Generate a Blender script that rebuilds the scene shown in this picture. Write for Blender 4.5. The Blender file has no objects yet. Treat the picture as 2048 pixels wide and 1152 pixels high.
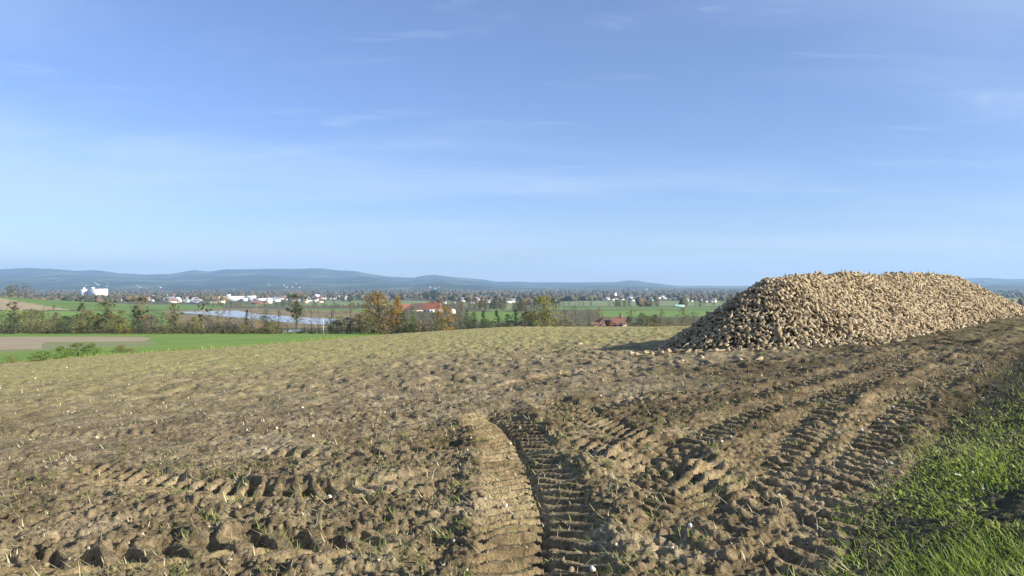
import bpy, bmesh, math, random
import numpy as np
from mathutils import Vector

rng = np.random.default_rng(7)
random.seed(7)
scene = bpy.context.scene
col = scene.collection
R = math.radians

# ------------------------------------------------------------------ camera
EYE = 1.6
FPX = 1479.0            # focal length in pixels of a 2048 wide frame (26 mm equivalent)
HORIZ = 565.0           # row of the eye-level horizon in that frame
cam_data = bpy.data.cameras.new('camera')
cam_data.sensor_width = 36.0
cam_data.lens = 36.0 * FPX / 2048.0
cam_data.clip_start = 0.05
cam_data.clip_end = 60000.0
cam = bpy.data.objects.new('camera', cam_data)
cam.location = (0, 0, EYE)
cam.rotation_euler = (R(90) - math.atan((576 - HORIZ) / FPX), 0, 0)
col.objects.link(cam)
scene.camera = cam

# ------------------------------------------------------------------ sky, sun, exposure
SUN_AZ, SUN_EL = R(111), R(23)          # clockwise from the view direction (+Y)
world = bpy.data.worlds.new('World')
scene.world = world
world.use_nodes = True
wn = world.node_tree.nodes
wl = world.node_tree.links
wn.clear()
w_out = wn.new('ShaderNodeOutputWorld')
w_bg = wn.new('ShaderNodeBackground')
w_bg.inputs['Strength'].default_value = 0.077
sky = wn.new('ShaderNodeTexSky')
sky.sky_type = 'NISHITA'
sky.sun_disc = False
sky.sun_elevation = SUN_EL
sky.sun_rotation = SUN_AZ
sky.altitude = 300
sky.air_density = 1.0
sky.dust_density = 0.25
sky.ozone_density = 3.5
# thin cirrus veils all over the dome: noise on the direction projected to a high plane
tc = wn.new('ShaderNodeTexCoord')
sep = wn.new('ShaderNodeSeparateXYZ')
wl.new(tc.outputs['Generated'], sep.inputs[0])
def wmath(op, a, b=None, clamp=False):
    n = wn.new('ShaderNodeMath'); n.operation = op; n.use_clamp = clamp
    for i, v in enumerate((a, b)):
        if v is None: continue
        if isinstance(v, (int, float)): n.inputs[i].default_value = v
        else: wl.new(v, n.inputs[i])
    return n.outputs[0]
zc = wmath('ADD', wmath('MAXIMUM', sep.outputs['Z'], 0.0), 0.09)
px_ = wmath('DIVIDE', sep.outputs['X'], zc)
py_ = wmath('DIVIDE', sep.outputs['Y'], zc)
comb = wn.new('ShaderNodeCombineXYZ')
wl.new(px_, comb.inputs[0]); wl.new(py_, comb.inputs[1])
def wnoise(scale, detail, rough, rot, sx, sy, dist=0.0, off=(0, 0, 0)):
    m = wn.new('ShaderNodeMapping')
    m.inputs['Rotation'].default_value = (0, 0, rot)
    m.inputs['Scale'].default_value = (sx, sy, 1)
    m.inputs['Location'].default_value = off
    wl.new(comb.outputs[0], m.inputs[0])
    t = wn.new('ShaderNodeTexNoise')
    t.inputs['Scale'].default_value = scale
    t.inputs['Detail'].default_value = detail
    t.inputs['Roughness'].default_value = rough
    t.inputs['Distortion'].default_value = dist
    wl.new(m.outputs[0], t.inputs['Vector'])
    return t.outputs['Fac']
def wrange(v, a, b, c, d):
    n = wn.new('ShaderNodeMapRange'); n.interpolation_type = 'SMOOTHSTEP'
    wl.new(v, n.inputs['Value'])
    for k, x in zip(('From Min', 'From Max', 'To Min', 'To Max'), (a, b, c, d)): n.inputs[k].default_value = x
    return n.outputs['Result']
veil = wrange(wnoise(0.42, 6, 0.52, R(13.5), 0.75, 1.5, 0.4, (-5.17, 26.34, 0)), 0.42, 0.66, 0.0, 0.36)
wisps = wrange(wnoise(1.9, 9, 0.62, R(-30), 0.5, 1.6, 0.6, (0.7, 5.2, 0)), 0.54, 0.80, 0.0, 0.30)
cloud = wmath('ADD', wmath('ADD', veil, wisps), 0.10, clamp=True)
w_mix = wn.new('ShaderNodeMix'); w_mix.data_type = 'RGBA'
wl.new(cloud, w_mix.inputs['Factor'])
w_tint = wn.new('ShaderNodeMix'); w_tint.data_type = 'RGBA'; w_tint.blend_type = 'MULTIPLY'; w_tint.inputs['Factor'].default_value = 1.0
wl.new(sky.outputs['Color'], w_tint.inputs[6]); w_tint.inputs[7].default_value = (0.82, 0.85, 1.12, 1)   # clean cool autumn air
wl.new(w_tint.outputs[2], w_mix.inputs[6])
w_mix.inputs[7].default_value = (4.5, 5.5, 6.8, 1)
wl.new(w_mix.outputs[2], w_bg.inputs['Color'])
wl.new(w_bg.outputs[0], w_out.inputs['Surface'])

sun_data = bpy.data.lights.new('sun', 'SUN')
sun_data.energy = 5.0
sun_data.angle = R(0.53)
sun_data.color = (1.0, 0.925, 0.79)
sun = bpy.data.objects.new('sun', sun_data)
sdir = Vector((math.sin(SUN_AZ) * math.cos(SUN_EL), math.cos(SUN_AZ) * math.cos(SUN_EL), math.sin(SUN_EL)))
sun.rotation_euler = sdir.to_track_quat('Z', 'Y').to_euler()
sun.location = sdir * 100
col.objects.link(sun)

vs = scene.view_settings
vs.view_transform = 'Standard'
vs.look = 'None'
vs.exposure = 1.0
vs.gamma = 1.0
vs.use_curve_mapping = False
scene.cycles.max_bounces = 6
scene.cycles.diffuse_bounces = 3
scene.cycles.transparent_max_bounces = 8
scene.cycles.volume_bounces = 1
scene.cycles.use_denoising = True
scene.cycles.denoising_prefilter = 'NONE'

# ------------------------------------------------------------------ numpy noise
def _hash(ix, iy, seed):
    with np.errstate(over='ignore'):
        n = ix.astype(np.uint32) * np.uint32(374761393) + iy.astype(np.uint32) * np.uint32(668265263) \
            + np.uint32((seed * 2246822519) & 0xffffffff)
        n = (n ^ (n >> np.uint32(13))) * np.uint32(1274126177)
        n = n ^ (n >> np.uint32(16))
    return (n & np.uint32(0xffffff)).astype(np.float32) / np.float32(0xffffff)

def vnoise(x, y, seed=0):
    fx = np.floor(x); fy = np.floor(y)
    ix = fx.astype(np.int64); iy = fy.astype(np.int64)
    u = x - fx; v = y - fy
    u = u * u * (3 - 2 * u); v = v * v * (3 - 2 * v)
    a = _hash(ix, iy, seed); b = _hash(ix + 1, iy, seed)
    c = _hash(ix, iy + 1, seed); d = _hash(ix + 1, iy + 1, seed)
    return (a + (b - a) * u) * (1 - v) + (c + (d - c) * u) * v      # 0..1

def fbm(x, y, seed=0, octaves=4, gain=0.5):
    s = 0; a = 1.0; t = 0
    for o in range(octaves):
        s = s + a * (vnoise(x + 17.3 * o, y - 9.1 * o, seed + o) - 0.5) * 2
        t += a; a *= gain; x = x * 2.03; y = y * 2.03
    return s / t

def worley(x, y, seed=0):
    fx = np.floor(x).astype(np.int64); fy = np.floor(y).astype(np.int64)
    f1 = np.full(x.shape, 9.0, np.float32); f2 = f1.copy(); cid = np.zeros(x.shape, np.float32)
    for dx in (-1, 0, 1):
        for dy in (-1, 0, 1):
            cx = fx + dx; cy = fy + dy
            d = np.hypot(cx + _hash(cx, cy, seed) - x, cy + _hash(cx, cy, seed + 1) - y).astype(np.float32)
            near = d < f1
            f2 = np.where(near, f1, np.minimum(f2, d))
            cid = np.where(near, _hash(cx, cy, seed + 2), cid)
            f1 = np.where(near, d, f1)
    return f1, f2, cid

def sstep(a, b, x):
    t = np.clip((x - a) / (b - a), 0, 1)
    return t * t * (3 - 2 * t)

# ------------------------------------------------------------------ terrain height
V_Y = [-50, 60, 100, 150, 237, 280, 310, 338, 378, 400, 450, 700, 800, 1000, 1500, 2200, 3000, 6000, 10000, 20000]
V_Z = [-2, -4.9, -7.2, -10.1, -15.2, -17.4, -19.0, -21.9, -22.0, -23.4, -25.0, -25.05, -27.3, -32, -41, -47, -52, -60, -66, -72]
VERGE = np.array([(-0.6, -6.0), (0.2, 1.5), (1.5, 4.0), (2.45, 5.4), (4.1, 7.5), (7.6, 12.0), (13.4, 19.4), (24, 30), (60, 66)], float)

def seg_dist(x, y, pts):
    """signed lateral distance (right of travel positive) and arc length to a polyline"""
    best = np.full(x.shape, 1e9); sd = np.zeros(x.shape); arc = np.zeros(x.shape); s0 = 0.0
    for (ax, ay), (bx, by) in zip(pts[:-1], pts[1:]):
        dx, dy = bx - ax, by - ay; L = math.hypot(dx, dy)
        if L < 1e-6: continue
        t = np.clip(((x - ax) * dx + (y - ay) * dy) / (L * L), 0, 1)
        qx = x - (ax + t * dx); qy = y - (ay + t * dy)
        d = np.hypot(qx, qy); sg = np.where(qx * dy - qy * dx > 0, 1.0, -1.0)
        m = d < best
        best = np.where(m, d, best); sd = np.where(m, d * sg, sd); arc = np.where(m, s0 + t * L, arc)
        s0 += L
    return sd, arc

def H(x, y):
    x = np.asarray(x, float); y = np.asarray(y, float)
    xc = np.clip(x, -70, 45)
    yc = np.maximum(y, -40)
    s = 1 - sstep(45, 85, y)
    zf = -0.042 * yc + 0.0578 * np.where(xc < 0, xc, xc * s)
    zv = np.interp(y, V_Y, V_Z)
    y0 = 58 + 30 * sstep(-34, -6, x)
    w = sstep(y0, y0 + 50, y)
    z = zf * (1 - w) + zv * w
    # green hill on the left of the valley
    ht = -x / np.maximum(y, 1)
    hx = np.interp(ht, [0.25, 0.38, 0.42, 0.47, 0.557, 0.69, 0.9, 1.4], [0, 0.3, 0.8, 2.0, 6.6, 13.4, 18, 21])
    hy = sstep(np.interp(ht, [0.40, 0.55, 0.69], [760, 560, 470]), np.interp(ht, [0.40, 0.55, 0.69], [960, 840, 760]), y) * (1 - sstep(950, 1400, y))
    z = z + hx * hy
    # verge bank
    near = (np.abs(x) < 90) & (y < 90) & (y > -20)
    if near.any():
        sd, _ = seg_dist(x[near] if x.ndim else np.array([float(x)]), y[near] if y.ndim else np.array([float(y)]), VERGE)
        add = 0.32 * sstep(0.0, 2.0, sd) + 0.25 * sstep(2, 7, sd)
        if z.ndim: z[near] = z[near] + add
        else: z = z + float(add[0])
    return z

def h1(x, y):
    return float(H(np.array([float(x)]), np.array([float(y)]))[0])

def tanpx(px): return (px - 1024.0) / FPX

def gp(px, py):
    """where the sight line through a picture point meets the ground"""
    tx = tanpx(px); tz = -(py - HORIZ) / FPX
    ys = np.concatenate([np.linspace(1.5, 60, 1200), np.geomspace(60.1, 12000, 6000)])
    d = (EYE + tz * ys) - H(tx * ys, ys)
    i = np.argmax(d < 0)
    if d[i] >= 0: i = len(ys) - 1
    y = ys[i]
    return (tx * y, y)

def in_poly(x, y, poly):
    inside = np.zeros(x.shape, bool); n = len(poly)
    for i in range(n):
        x1, y1 = poly[i]; x2, y2 = poly[(i + 1) % n]
        c = ((y1 > y) != (y2 > y))
        with np.errstate(divide='ignore', invalid='ignore'):
            xi = (x2 - x1) * (y - y1) / (y2 - y1 if y2 != y1 else 1e-9) + x1
        inside ^= c & (x < xi)
    return inside

# ------------------------------------------------------------------ materials
def mat(name, rough=0.9, spec=0.3):
    m = bpy.data.materials.new(name); m.use_nodes = True
    nt = m.node_tree; b = nt.nodes['Principled BSDF']
    b.inputs['Roughness'].default_value = rough
    b.inputs['Specular IOR Level'].default_value = spec
    return m, nt, b

def node(nt, t, **kw):
    n = nt.nodes.new(t)
    for k, v in kw.items():
        if k in n.inputs: n.inputs[k].default_value = v
        else: setattr(n, k, v)
    return n

def ramp(nt, fac, stops):
    r = nt.nodes.new('ShaderNodeValToRGB')
    e = r.color_ramp.elements
    while len(e) < len(stops): e.new(0.5)
    for el, (p, c) in zip(e, stops):
        el.position = p; el.color = (c[0], c[1], c[2], 1)
    nt.links.new(fac, r.inputs[0])
    return r.outputs[0]

def noise_fac(nt, scale, detail=4, rough=0.55, coord='Object', stretch=None, dist=0.0):
    t = nt.nodes.new('ShaderNodeTexCoord')
    v = t.outputs[coord]
    if stretch:
        m = node(nt, 'ShaderNodeMapping'); m.inputs['Scale'].default_value = stretch
        nt.links.new(v, m.inputs[0]); v = m.outputs[0]
    n = node(nt, 'ShaderNodeTexNoise', Scale=scale, Detail=detail, Roughness=rough, Distortion=dist)
    nt.links.new(v, n.inputs['Vector'])
    return n.outputs['Fac']

def mixc(nt, fac, a, b, mode='MIX'):
    n = nt.nodes.new('ShaderNodeMix'); n.data_type = 'RGBA'; n.blend_type = mode
    for s, v in ((n.inputs['Factor'], fac), (n.inputs[6], a), (n.inputs[7], b)):
        if isinstance(v, (int, float)): s.default_value = v
        elif isinstance(v, tuple): s.default_value = (v[0], v[1], v[2], 1)
        else: nt.links.new(v, s)
    return n.outputs[2]

def bump(nt, b, fac, strength, dist):
    n = node(nt, 'ShaderNodeBump', Strength=strength, Distance=dist)
    nt.links.new(fac, n.inputs['Height'])
    nt.links.new(n.outputs[0], b.inputs['Normal'])

def noisy(name, stops, scale, rough=0.9, detail=5, bumpd=0.0, bscale=None, stretch=None, spec=0.25):
    m, nt, b = mat(name, rough, spec)
    f = noise_fac(nt, scale, detail, 0.6, stretch=stretch)
    nt.links.new(ramp(nt, f, stops), b.inputs['Base Color'])
    if bumpd: bump(nt, b, noise_fac(nt, bscale or scale * 4, 4, 0.6), 0.8, bumpd)
    return m

def tinted(name, stops, rough=0.85, spec=0.25, transl=0.0, grain=0.0):
    """colour by the per-piece 'tint' attribute, so that every blade, leaf or root has its own"""
    m, nt, b = mat(name, rough, spec)
    a = node(nt, 'ShaderNodeAttribute', attribute_name='tint')
    c = ramp(nt, a.outputs['Fac'], stops)
    if grain:
        c = mixc(nt, grain, c, ramp(nt, noise_fac(nt, 30, 4, 0.7), [(0.3, (0.35, 0.3, 0.25)), (0.7, (1.2, 1.2, 1.2))]), 'MULTIPLY')
    nt.links.new(c, b.inputs['Base Color'])
    if transl:
        out = nt.nodes['Material Output']
        tr = node(nt, 'ShaderNodeBsdfTranslucent'); nt.links.new(c, tr.inputs['Color'])
        mx = node(nt, 'ShaderNodeMixShader'); mx.inputs[0].default_value = transl
        nt.links.new(b.outputs[0], mx.inputs[1]); nt.links.new(tr.outputs[0], mx.inputs[2])
        nt.links.new(mx.outputs[0], out.inputs['Surface'])
    return m

def plain(name, c, rough=0.85, spec=0.3, var=0.12, scale=0.8):
    lo = tuple(max(0, k * (1 - var)) for k in c); hi = tuple(min(1, k * (1 + var)) for k in c)
    return noisy(name, [(0.35, lo), (0.65, hi)], scale, rough, spec=spec)

# soil of the harvested field: dry crust, darker moist crumbs, greener stubble cover far out
def soil_material():
    m, nt, b = mat('field_soil', 0.95, 0.15)
    f = noise_fac(nt, 1.1, 7, 0.62)
    c = ramp(nt, f, [(0.30, (0.158, 0.122, 0.070)), (0.52, (0.262, 0.208, 0.124)), (0.72, (0.385, 0.322, 0.208))])
    g = noise_fac(nt, 16, 6, 0.7)
    c = mixc(nt, 0.75, c, ramp(nt, g, [(0.34, (0.42, 0.39, 0.35)), (0.5, (0.95, 0.95, 0.95)), (0.64, (1.5, 1.46, 1.38))]), 'MULTIPLY')
    c = mixc(nt, 0.7, c, ramp(nt, noise_fac(nt, 3.2, 5, 0.75), [(0.36, (0.6, 0.57, 0.52)), (0.5, (1, 1, 1)), (0.62, (1.28, 1.25, 1.2))]), 'MULTIPLY')
    wet = node(nt, 'ShaderNodeAttribute', attribute_name='moist')
    c = mixc(nt, wet.outputs['Fac'], c, mixc(nt, 1.0, c, (0.44, 0.42, 0.37), 'MULTIPLY'))
    pale = node(nt, 'ShaderNodeAttribute', attribute_name='pressed')
    c = mixc(nt, pale.outputs['Fac'], c, mixc(nt, 1.0, c, (1.18, 1.16, 1.12), 'MULTIPLY'))
    st = node(nt, 'ShaderNodeAttribute', attribute_name='stubble')
    sf = node(nt, 'ShaderNodeMath', operation='MULTIPLY')
    nt.links.new(st.outputs['Fac'], sf.inputs[0])
    nt.links.new(ramp(nt, noise_fac(nt, 3.0, 6, 0.7), [(0.34, (0, 0, 0)), (0.56, (1, 1, 1))]), sf.inputs[1])
    c = mixc(nt, sf.outputs[0], c, (0.36, 0.325, 0.12))
    nt.links.new(c, b.inputs['Base Color'])
    b1 = node(nt, 'ShaderNodeBump', Strength=1.0, Distance=0.05)
    nt.links.new(noise_fac(nt, 8, 5, 0.65), b1.inputs['Height'])
    b2 = node(nt, 'ShaderNodeBump', Strength=1.0, Distance=0.022)
    nt.links.new(noise_fac(nt, 34, 6, 0.75), b2.inputs['Height']); nt.links.new(b1.outputs[0], b2.inputs['Normal'])
    nt.links.new(b2.outputs[0], b.inputs['Normal'])
    return m
M_SOIL = soil_material()
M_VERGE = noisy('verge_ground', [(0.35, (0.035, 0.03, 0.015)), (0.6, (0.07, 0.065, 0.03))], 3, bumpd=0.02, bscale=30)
M_MEADOW = noisy('meadow_grass', [(0.3, (0.115, 0.225, 0.022)), (0.5, (0.145, 0.235, 0.03)), (0.72, (0.235, 0.27, 0.065))], 0.10, detail=12, stretch=(1, 0.5, 1))
M_DULL = noisy('stubble_green', [(0.3, (0.17, 0.19, 0.075)), (0.7, (0.24, 0.24, 0.11))], 0.15, detail=8)
M_TAN = noisy('dry_ploughland', [(0.3, (0.27, 0.215, 0.125)), (0.7, (0.38, 0.305, 0.185))], 0.15, detail=12, stretch=(1, 0.4, 1))
M_PATH = noisy('dry_grass_path', [(0.3, (0.30, 0.25, 0.15)), (0.7, (0.40, 0.33, 0.20))], 0.3, detail=6)
M_VALLEY = noisy('valley_land', [(0.3, (0.075, 0.075, 0.032)), (0.55, (0.12, 0.11, 0.05)), (0.75, (0.16, 0.13, 0.07))], 0.012, detail=10)
M_BROWN = noisy('brown_arable', [(0.3, (0.15, 0.125, 0.055)), (0.5, (0.22, 0.17, 0.085)), (0.7, (0.27, 0.22, 0.11))], 0.03, detail=10)
M_GREENF = noisy('winter_corn', [(0.3, (0.095, 0.165, 0.03)), (0.5, (0.13, 0.20, 0.04)), (0.7, (0.19, 0.235, 0.06))], 0.03, detail=10, stretch=(1, 0.25, 1))
M_BRIGHT = noisy('bright_winter_corn', [(0.3, (0.115, 0.205, 0.03)), (0.7, (0.175, 0.26, 0.05))], 0.03, detail=10, stretch=(1, 0.25, 1))
M_PALE = noisy('pale_grassland', [(0.3, (0.16, 0.20, 0.07)), (0.7, (0.22, 0.25, 0.10))], 0.02, detail=8)

# ------------------------------------------------------------------ mesh helpers
def mesh_np(name, verts, faces, mats=(), smooth=False, attrs=None, mat_idx=None):
    """faces: int array (m,k) with the same k for all"""
    me = bpy.data.meshes.new(name)
    faces = np.asarray(faces, np.int32); m, k = faces.shape
    me.vertices.add(len(verts))
    me.vertices.foreach_set('co', np.ascontiguousarray(verts, np.float32).ravel())
    me.loops.add(m * k)
    me.loops.foreach_set('vertex_index', faces.ravel())
    me.polygons.add(m)
    me.polygons.foreach_set('loop_start', np.arange(0, m * k, k, dtype=np.int32))
    me.polygons.foreach_set('loop_total', np.full(m, k, np.int32))
    if smooth: me.polygons.foreach_set('use_smooth', np.ones(m, bool))
    for mm in mats: me.materials.append(mm)
    if mat_idx is not None: me.polygons.foreach_set('material_index', np.asarray(mat_idx, np.int32))
    for an, av in (attrs or {}).items():
        a = me.attributes.new(an, 'FLOAT', 'POINT')
        a.data.foreach_set('value', np.ascontiguousarray(av, np.float32))
    me.update(calc_edges=True)
    return me

def link(name, me, parent=None, loc=None):
    o = bpy.data.objects.new(name, me)
    col.objects.link(o)
    if parent is not None: o.parent = parent
    if loc is not None: o.location = loc
    return o

def tag(o, label=None, cat=None, group=None, kind=None):
    if label: o['label'] = label
    if cat: o['category'] = cat
    if group: o['group'] = group
    if kind: o['kind'] = kind
    return o

def empty(name, loc, rz=0.0):
    o = bpy.data.objects.new(name, None)
    o.empty_display_size = 0.3
    o.location = loc; o.rotation_euler = (0, 0, rz)
    col.objects.link(o)
    return o

def rand_rot(n, r=rng):
    q = r.normal(size=(n, 4)); q /= np.linalg.norm(q, axis=1)[:, None]
    w, x, y, z = q.T
    return np.stack([np.stack([1-2*(y*y+z*z), 2*(x*y-z*w), 2*(x*z+y*w)], 1),
                     np.stack([2*(x*y+z*w), 1-2*(x*x+z*z), 2*(y*z-x*w)], 1),
                     np.stack([2*(x*z-y*w), 2*(y*z+x*w), 1-2*(x*x+y*y)], 1)], 1)

def scatter_mesh(base_v, base_f, pos, rot, scl, tint):
    """many copies of one small shape joined into one mesh"""
    n = len(pos); k = len(base_v)
    scl = np.asarray(scl)
    if scl.ndim == 1: scl = np.repeat(scl[:, None], 3, 1)
    v = base_v[None] * scl[:, None, :]
    v = np.einsum('nij,nkj->nki', rot, v) + pos[:, None, :]
    f = base_f[None] + (np.arange(n) * k)[:, None, None]
    return v.reshape(-1, 3), f.reshape(-1, base_f.shape[1]), np.repeat(tint, k)

def ico(sub=1):
    bm = bmesh.new(); bmesh.ops.create_icosphere(bm, subdivisions=sub, radius=1.0)
    v = np.array([x.co[:] for x in bm.verts]); f = np.array([[q.index for q in p.verts] for p in bm.faces])
    bm.free(); return v, f

# ------------------------------------------------------------------ the ground: one sheet from the feet to the horizon
# wheel tracks of the harvesting machines: centre line (picture points turned into ground points), width, depth, tilt, lug pitch
TRACKS_PX = [
    ([(1090, 1290), (1088, 1152), (1085, 1060), (1075, 1000), (1050, 930), (1030, 885), (1002, 850), (960, 822)], 0.88, 0.07, 0.09, 0.235, 0.12, 1.0),
    ([(120, 935), (240, 958), (360, 976), (480, 987), (620, 991), (760, 980), (880, 955), (960, 930)], 0.64, 0.05, 0.0, 0.24, 0.095, 0.97),
    ([(470, 905), (560, 910), (650, 913), (760, 909), (860, 900), (955, 886)], 0.58, 0.05, 0.0, 0.26, 0.09, 0.95),
    ([(-120, 1150), (30, 1138), (160, 1128), (280, 1118), (400, 1106), (520, 1098), (680, 1096), (800, 1080), (930, 1050)], 0.66, 0.045, 0.0, 0.30, 0.085, 0.95),
    ([(1085, 795), (1130, 820), (1200, 855), (1300, 900), (1370, 940), (1430, 985), (1460, 1040)], 0.70, 0.045, -0.06, 0.25, 0.105, 0.97),
    ([(1110, 880), (1190, 905), (1270, 935), (1340, 965), (1370, 1000), (1340, 1060)], 0.66, 0.05, 0.05, 0.25, 0.105, 0.97),
    ([(1440, 1230), (1530, 1130), (1610, 1015), (1690, 900), (1800, 805), (1940, 722), (2080, 655)], 0.85, 0.012, 0.0, 0.26, 0.06, 0.55),
    ([(1230, 1150), (1380, 1060), (1490, 985), (1570, 890), (1640, 810), (1760, 750), (1920, 698)], 0.85, 0.012, 0.0, 0.26, 0.06, 0.55),
    ([(980, 790), (1080, 762), (1180, 745), (1300, 732), (1450, 730), (1600, 722), (1720, 705)], 0.9, 0.015, 0.0, 0.30, 0.09, 0.7),
    ([(1120, 835), (1260, 800), (1400, 790), (1540, 778), (1640, 755), (1740, 728), (1850, 690)], 0.9, 0.015, 0.0, 0.30, 0.09, 0.7),
    ([(1230, 1000), (1330, 900), (1480, 830), (1620, 795), (1720, 760)], 0.8, 0.015, 0.0, 0.26, 0.08, 0.7),
    ([(420, 872), (520, 862), (640, 850), (780, 838), (900, 835)], 0.6, 0.03, 0.0, 0.25, 0.05, 0.6),
    ([(860, 1160), (900, 1090), (935, 1040)], 0.5, 0.05, 0.0, 0.22, 0.06, 0.7),
    ([(-60, 870), (120, 872), (300, 868), (440, 850)], 0.6, 0.02, 0.0, 0.25, 0.04, 0.5),
]
def smooth_line(pts, n=6):
    p = np.array(pts, float); out = []
    for i in range(len(p) - 1):
        p0 = p[max(i - 1, 0)]; p1 = p[i]; p2 = p[i + 1]; p3 = p[min(i + 2, len(p) - 1)]
        for t in np.linspace(0, 1, n, endpoint=False):
            out.append(0.5 * ((2 * p1) + (-p0 + p2) * t + (2 * p0 - 5 * p1 + 4 * p2 - p3) * t * t + (-p0 + 3 * p1 - 3 * p2 + p3) * t ** 3))
    out.append(p[-1]); return np.array(out)
TRACKS = [(smooth_line([gp(*q) for q in pts]), *rest) for pts, *rest in TRACKS_PX]

FIELD_EDGE = [(-150, -60), (-72, 22), (-58, 40), (-47, 52), (-40.5, 60), (-35, 67), (-27, 72), (-20.5, 76), (-17.5, 90), (-15.5, 112), (-13, 125), (70, 125), (170, 60), (170, -60)]

def soil_detail(x, y, r):
    """clods, crumbs and wheel tracks; finest octaves only where the sheet is fine enough"""
    d1 = 0.030 * fbm(x / 1.4, y / 1.4, 11, 3)
    lump = 0.5 + 0.5 * np.clip(fbm(x / 2.6, y / 2.6, 3, 2) * 1.6, -1, 1)
    wx_ = 0.045 * fbm(x / 0.13, y / 0.13, 5, 3); wy_ = 0.045 * fbm(x / 0.13, y / 0.13, 8, 3)
    f1, f2, cid = worley((x + wx_) / 0.19, (y + wy_) / 0.16, 21)
    n1 = fbm((x + wx_) / 0.26, (y + wy_) / 0.21, 23, 4, 0.55)
    clod = 0.55 * sstep(0.02, 0.22, n1) + 0.45 * sstep(0.25, 0.45, n1) + 0.35 * sstep(0.0, 0.3, 0.5 - f1) * cid ** 3 - 1.1 * sstep(0.14, 0.34, -n1)
    g1, g2, cid2 = worley((x + 0.5 * wy_) / 0.078, (y + 0.5 * wx_) / 0.07, 31)
    n2 = fbm((x + 0.5 * wy_) / 0.095, (y + 0.5 * wx_) / 0.08, 27, 3, 0.55)
    crumb = sstep(0.0, 0.25, n2) - 1.0 * sstep(0.12, 0.32, -n2) + 0.4 * sstep(0.0, 0.4, 0.6 - g1) * cid2 ** 2
    k1, k2, cid4 = worley(x / 0.036, y / 0.036, 35)
    grit = sstep(0.0, 0.5, 0.7 - k1) * cid4
    n3 = fbm(x / 0.05, y / 0.044, 29, 2, 0.6)
    chips = sstep(0.02, 0.2, n3) - 1.0 * sstep(0.1, 0.3, -n3)
    e1, e2, cid3 = worley(x / 0.62, y / 0.62, 41)
    big = np.clip(0.72 - e1, 0, 1) * np.clip(cid3 - 0.45, 0, 1)
    fine = fbm(x / 0.11, y / 0.11, 51, 3)
    f_a = 1 - sstep(18, 45, r); f_b = 1 - sstep(8, 20, r); f_c = 1 - sstep(40, 90, r); f_d = 1 - sstep(6, 12, r)
    det = d1 + f_c * 0.07 * big + f_a * (0.014 + 0.024 * lump) * clod + f_b * (0.016 + 0.014 * lump) * crumb + f_d * 0.016 * chips + f_d * 0.008 * grit + f_b * 0.016 * fine
    far = sstep(9, 22, r) * (0.075 * fbm(x / 0.6, y / 1.5, 61, 3) + 0.05 * sstep(0.05, 0.3, fbm(x / 0.28, y / 0.8, 63, 2)))
    det = det + far * (1 - sstep(80, 120, r))
    pressed = np.zeros_like(x)
    for line, w, dep, tilt, pitch, lug, clean in TRACKS:
        lo = line.min(0) - w - 0.5; hi = line.max(0) + w + 0.5
        m = (x > lo[0]) & (x < hi[0]) & (y > lo[1]) & (y < hi[1])
        if not m.any(): continue
        xx, yy = x[m], y[m]
        wob = 0.03 * fbm(xx / 0.4, yy / 0.4, 71, 3)
        sd, s = seg_dist(xx, yy, line)
        sd = sd + wob
        L = np.sum(np.hypot(*np.diff(line, axis=0).T))
        endf = sstep(0.0, 0.8, s) * (1 - sstep(L - 0.8, L, s)) * (clean + (1 - clean) * sstep(-0.35, 0.15, fbm(xx / 1.3, yy / 1.3, 73, 2)))
        hw = w / 2
        ins = (1 - sstep(hw - 0.07, hw + 0.05, np.abs(sd))) * endf
        berm = np.exp(-((np.abs(sd) - hw - 0.12) / 0.11) ** 2) * endf * (0.4 + 0.8 * vnoise(xx / 0.22, yy / 0.22, 75))
        side = np.where(sd > 0, 0.5, 0.0)
        ph = (s + np.abs(sd) * 0.75) / pitch + side + 0.07 * fbm(xx / 0.2, yy / 0.2, 77, 3)
        tri = np.abs((ph % 1.0) - 0.5) * 2
        bar = sstep(0.42, 0.60, tri) * (0.75 + 0.4 * vnoise(xx / 0.28, yy / 0.28, 79))
        lugz = lug * (bar - 0.5) * (1 - 0.6 * (1 - sstep(0.02, 0.07, np.abs(sd))))
        prof = -dep + tilt * (np.abs(sd) - hw * 0.5) * np.where(tilt < 0, -1, 1) + lugz
        cur = det[m]
        det[m] = cur * (1 - 0.86 * clean * ins) + prof * ins + 0.035 * berm
        pressed[m] = np.maximum(pressed[m], ins)
    return det, pressed

# the heap, needed for the ground too
A0 = np.array([9.2, 26.4]); DIR = np.array([0.70, 0.714]); PLEN = 22.0; PR = 3.75
B0 = A0 + DIR * PLEN
def heap(x, y):
    rx, ry = x - A0[0], y - A0[1]
    t = rx * DIR[0] + ry * DIR[1]; u = rx * DIR[1] - ry * DIR[0]      # u > 0 towards the viewer
    d = np.hypot(np.where(t < 0, t, np.where(t > PLEN, (t - PLEN) * 0.60, 0)), u)
    d = d + 0.28 * fbm(x / 2.3, y / 2.3, 91, 3)
    hh = np.interp(t, [-1, 2, 5, 7, 10, 15, 18, 22], [2.38, 2.5, 2.52, 2.66, 2.52, 2.56, 2.62, 2.45]) + 0.10 * fbm(x / 1.2, y / 1.2, 95, 3)
    k = 1 - d / PR
    return hh * np.where(k > 0.86, 0.86 + (k - 0.86) * 0.45, k), t, u

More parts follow.
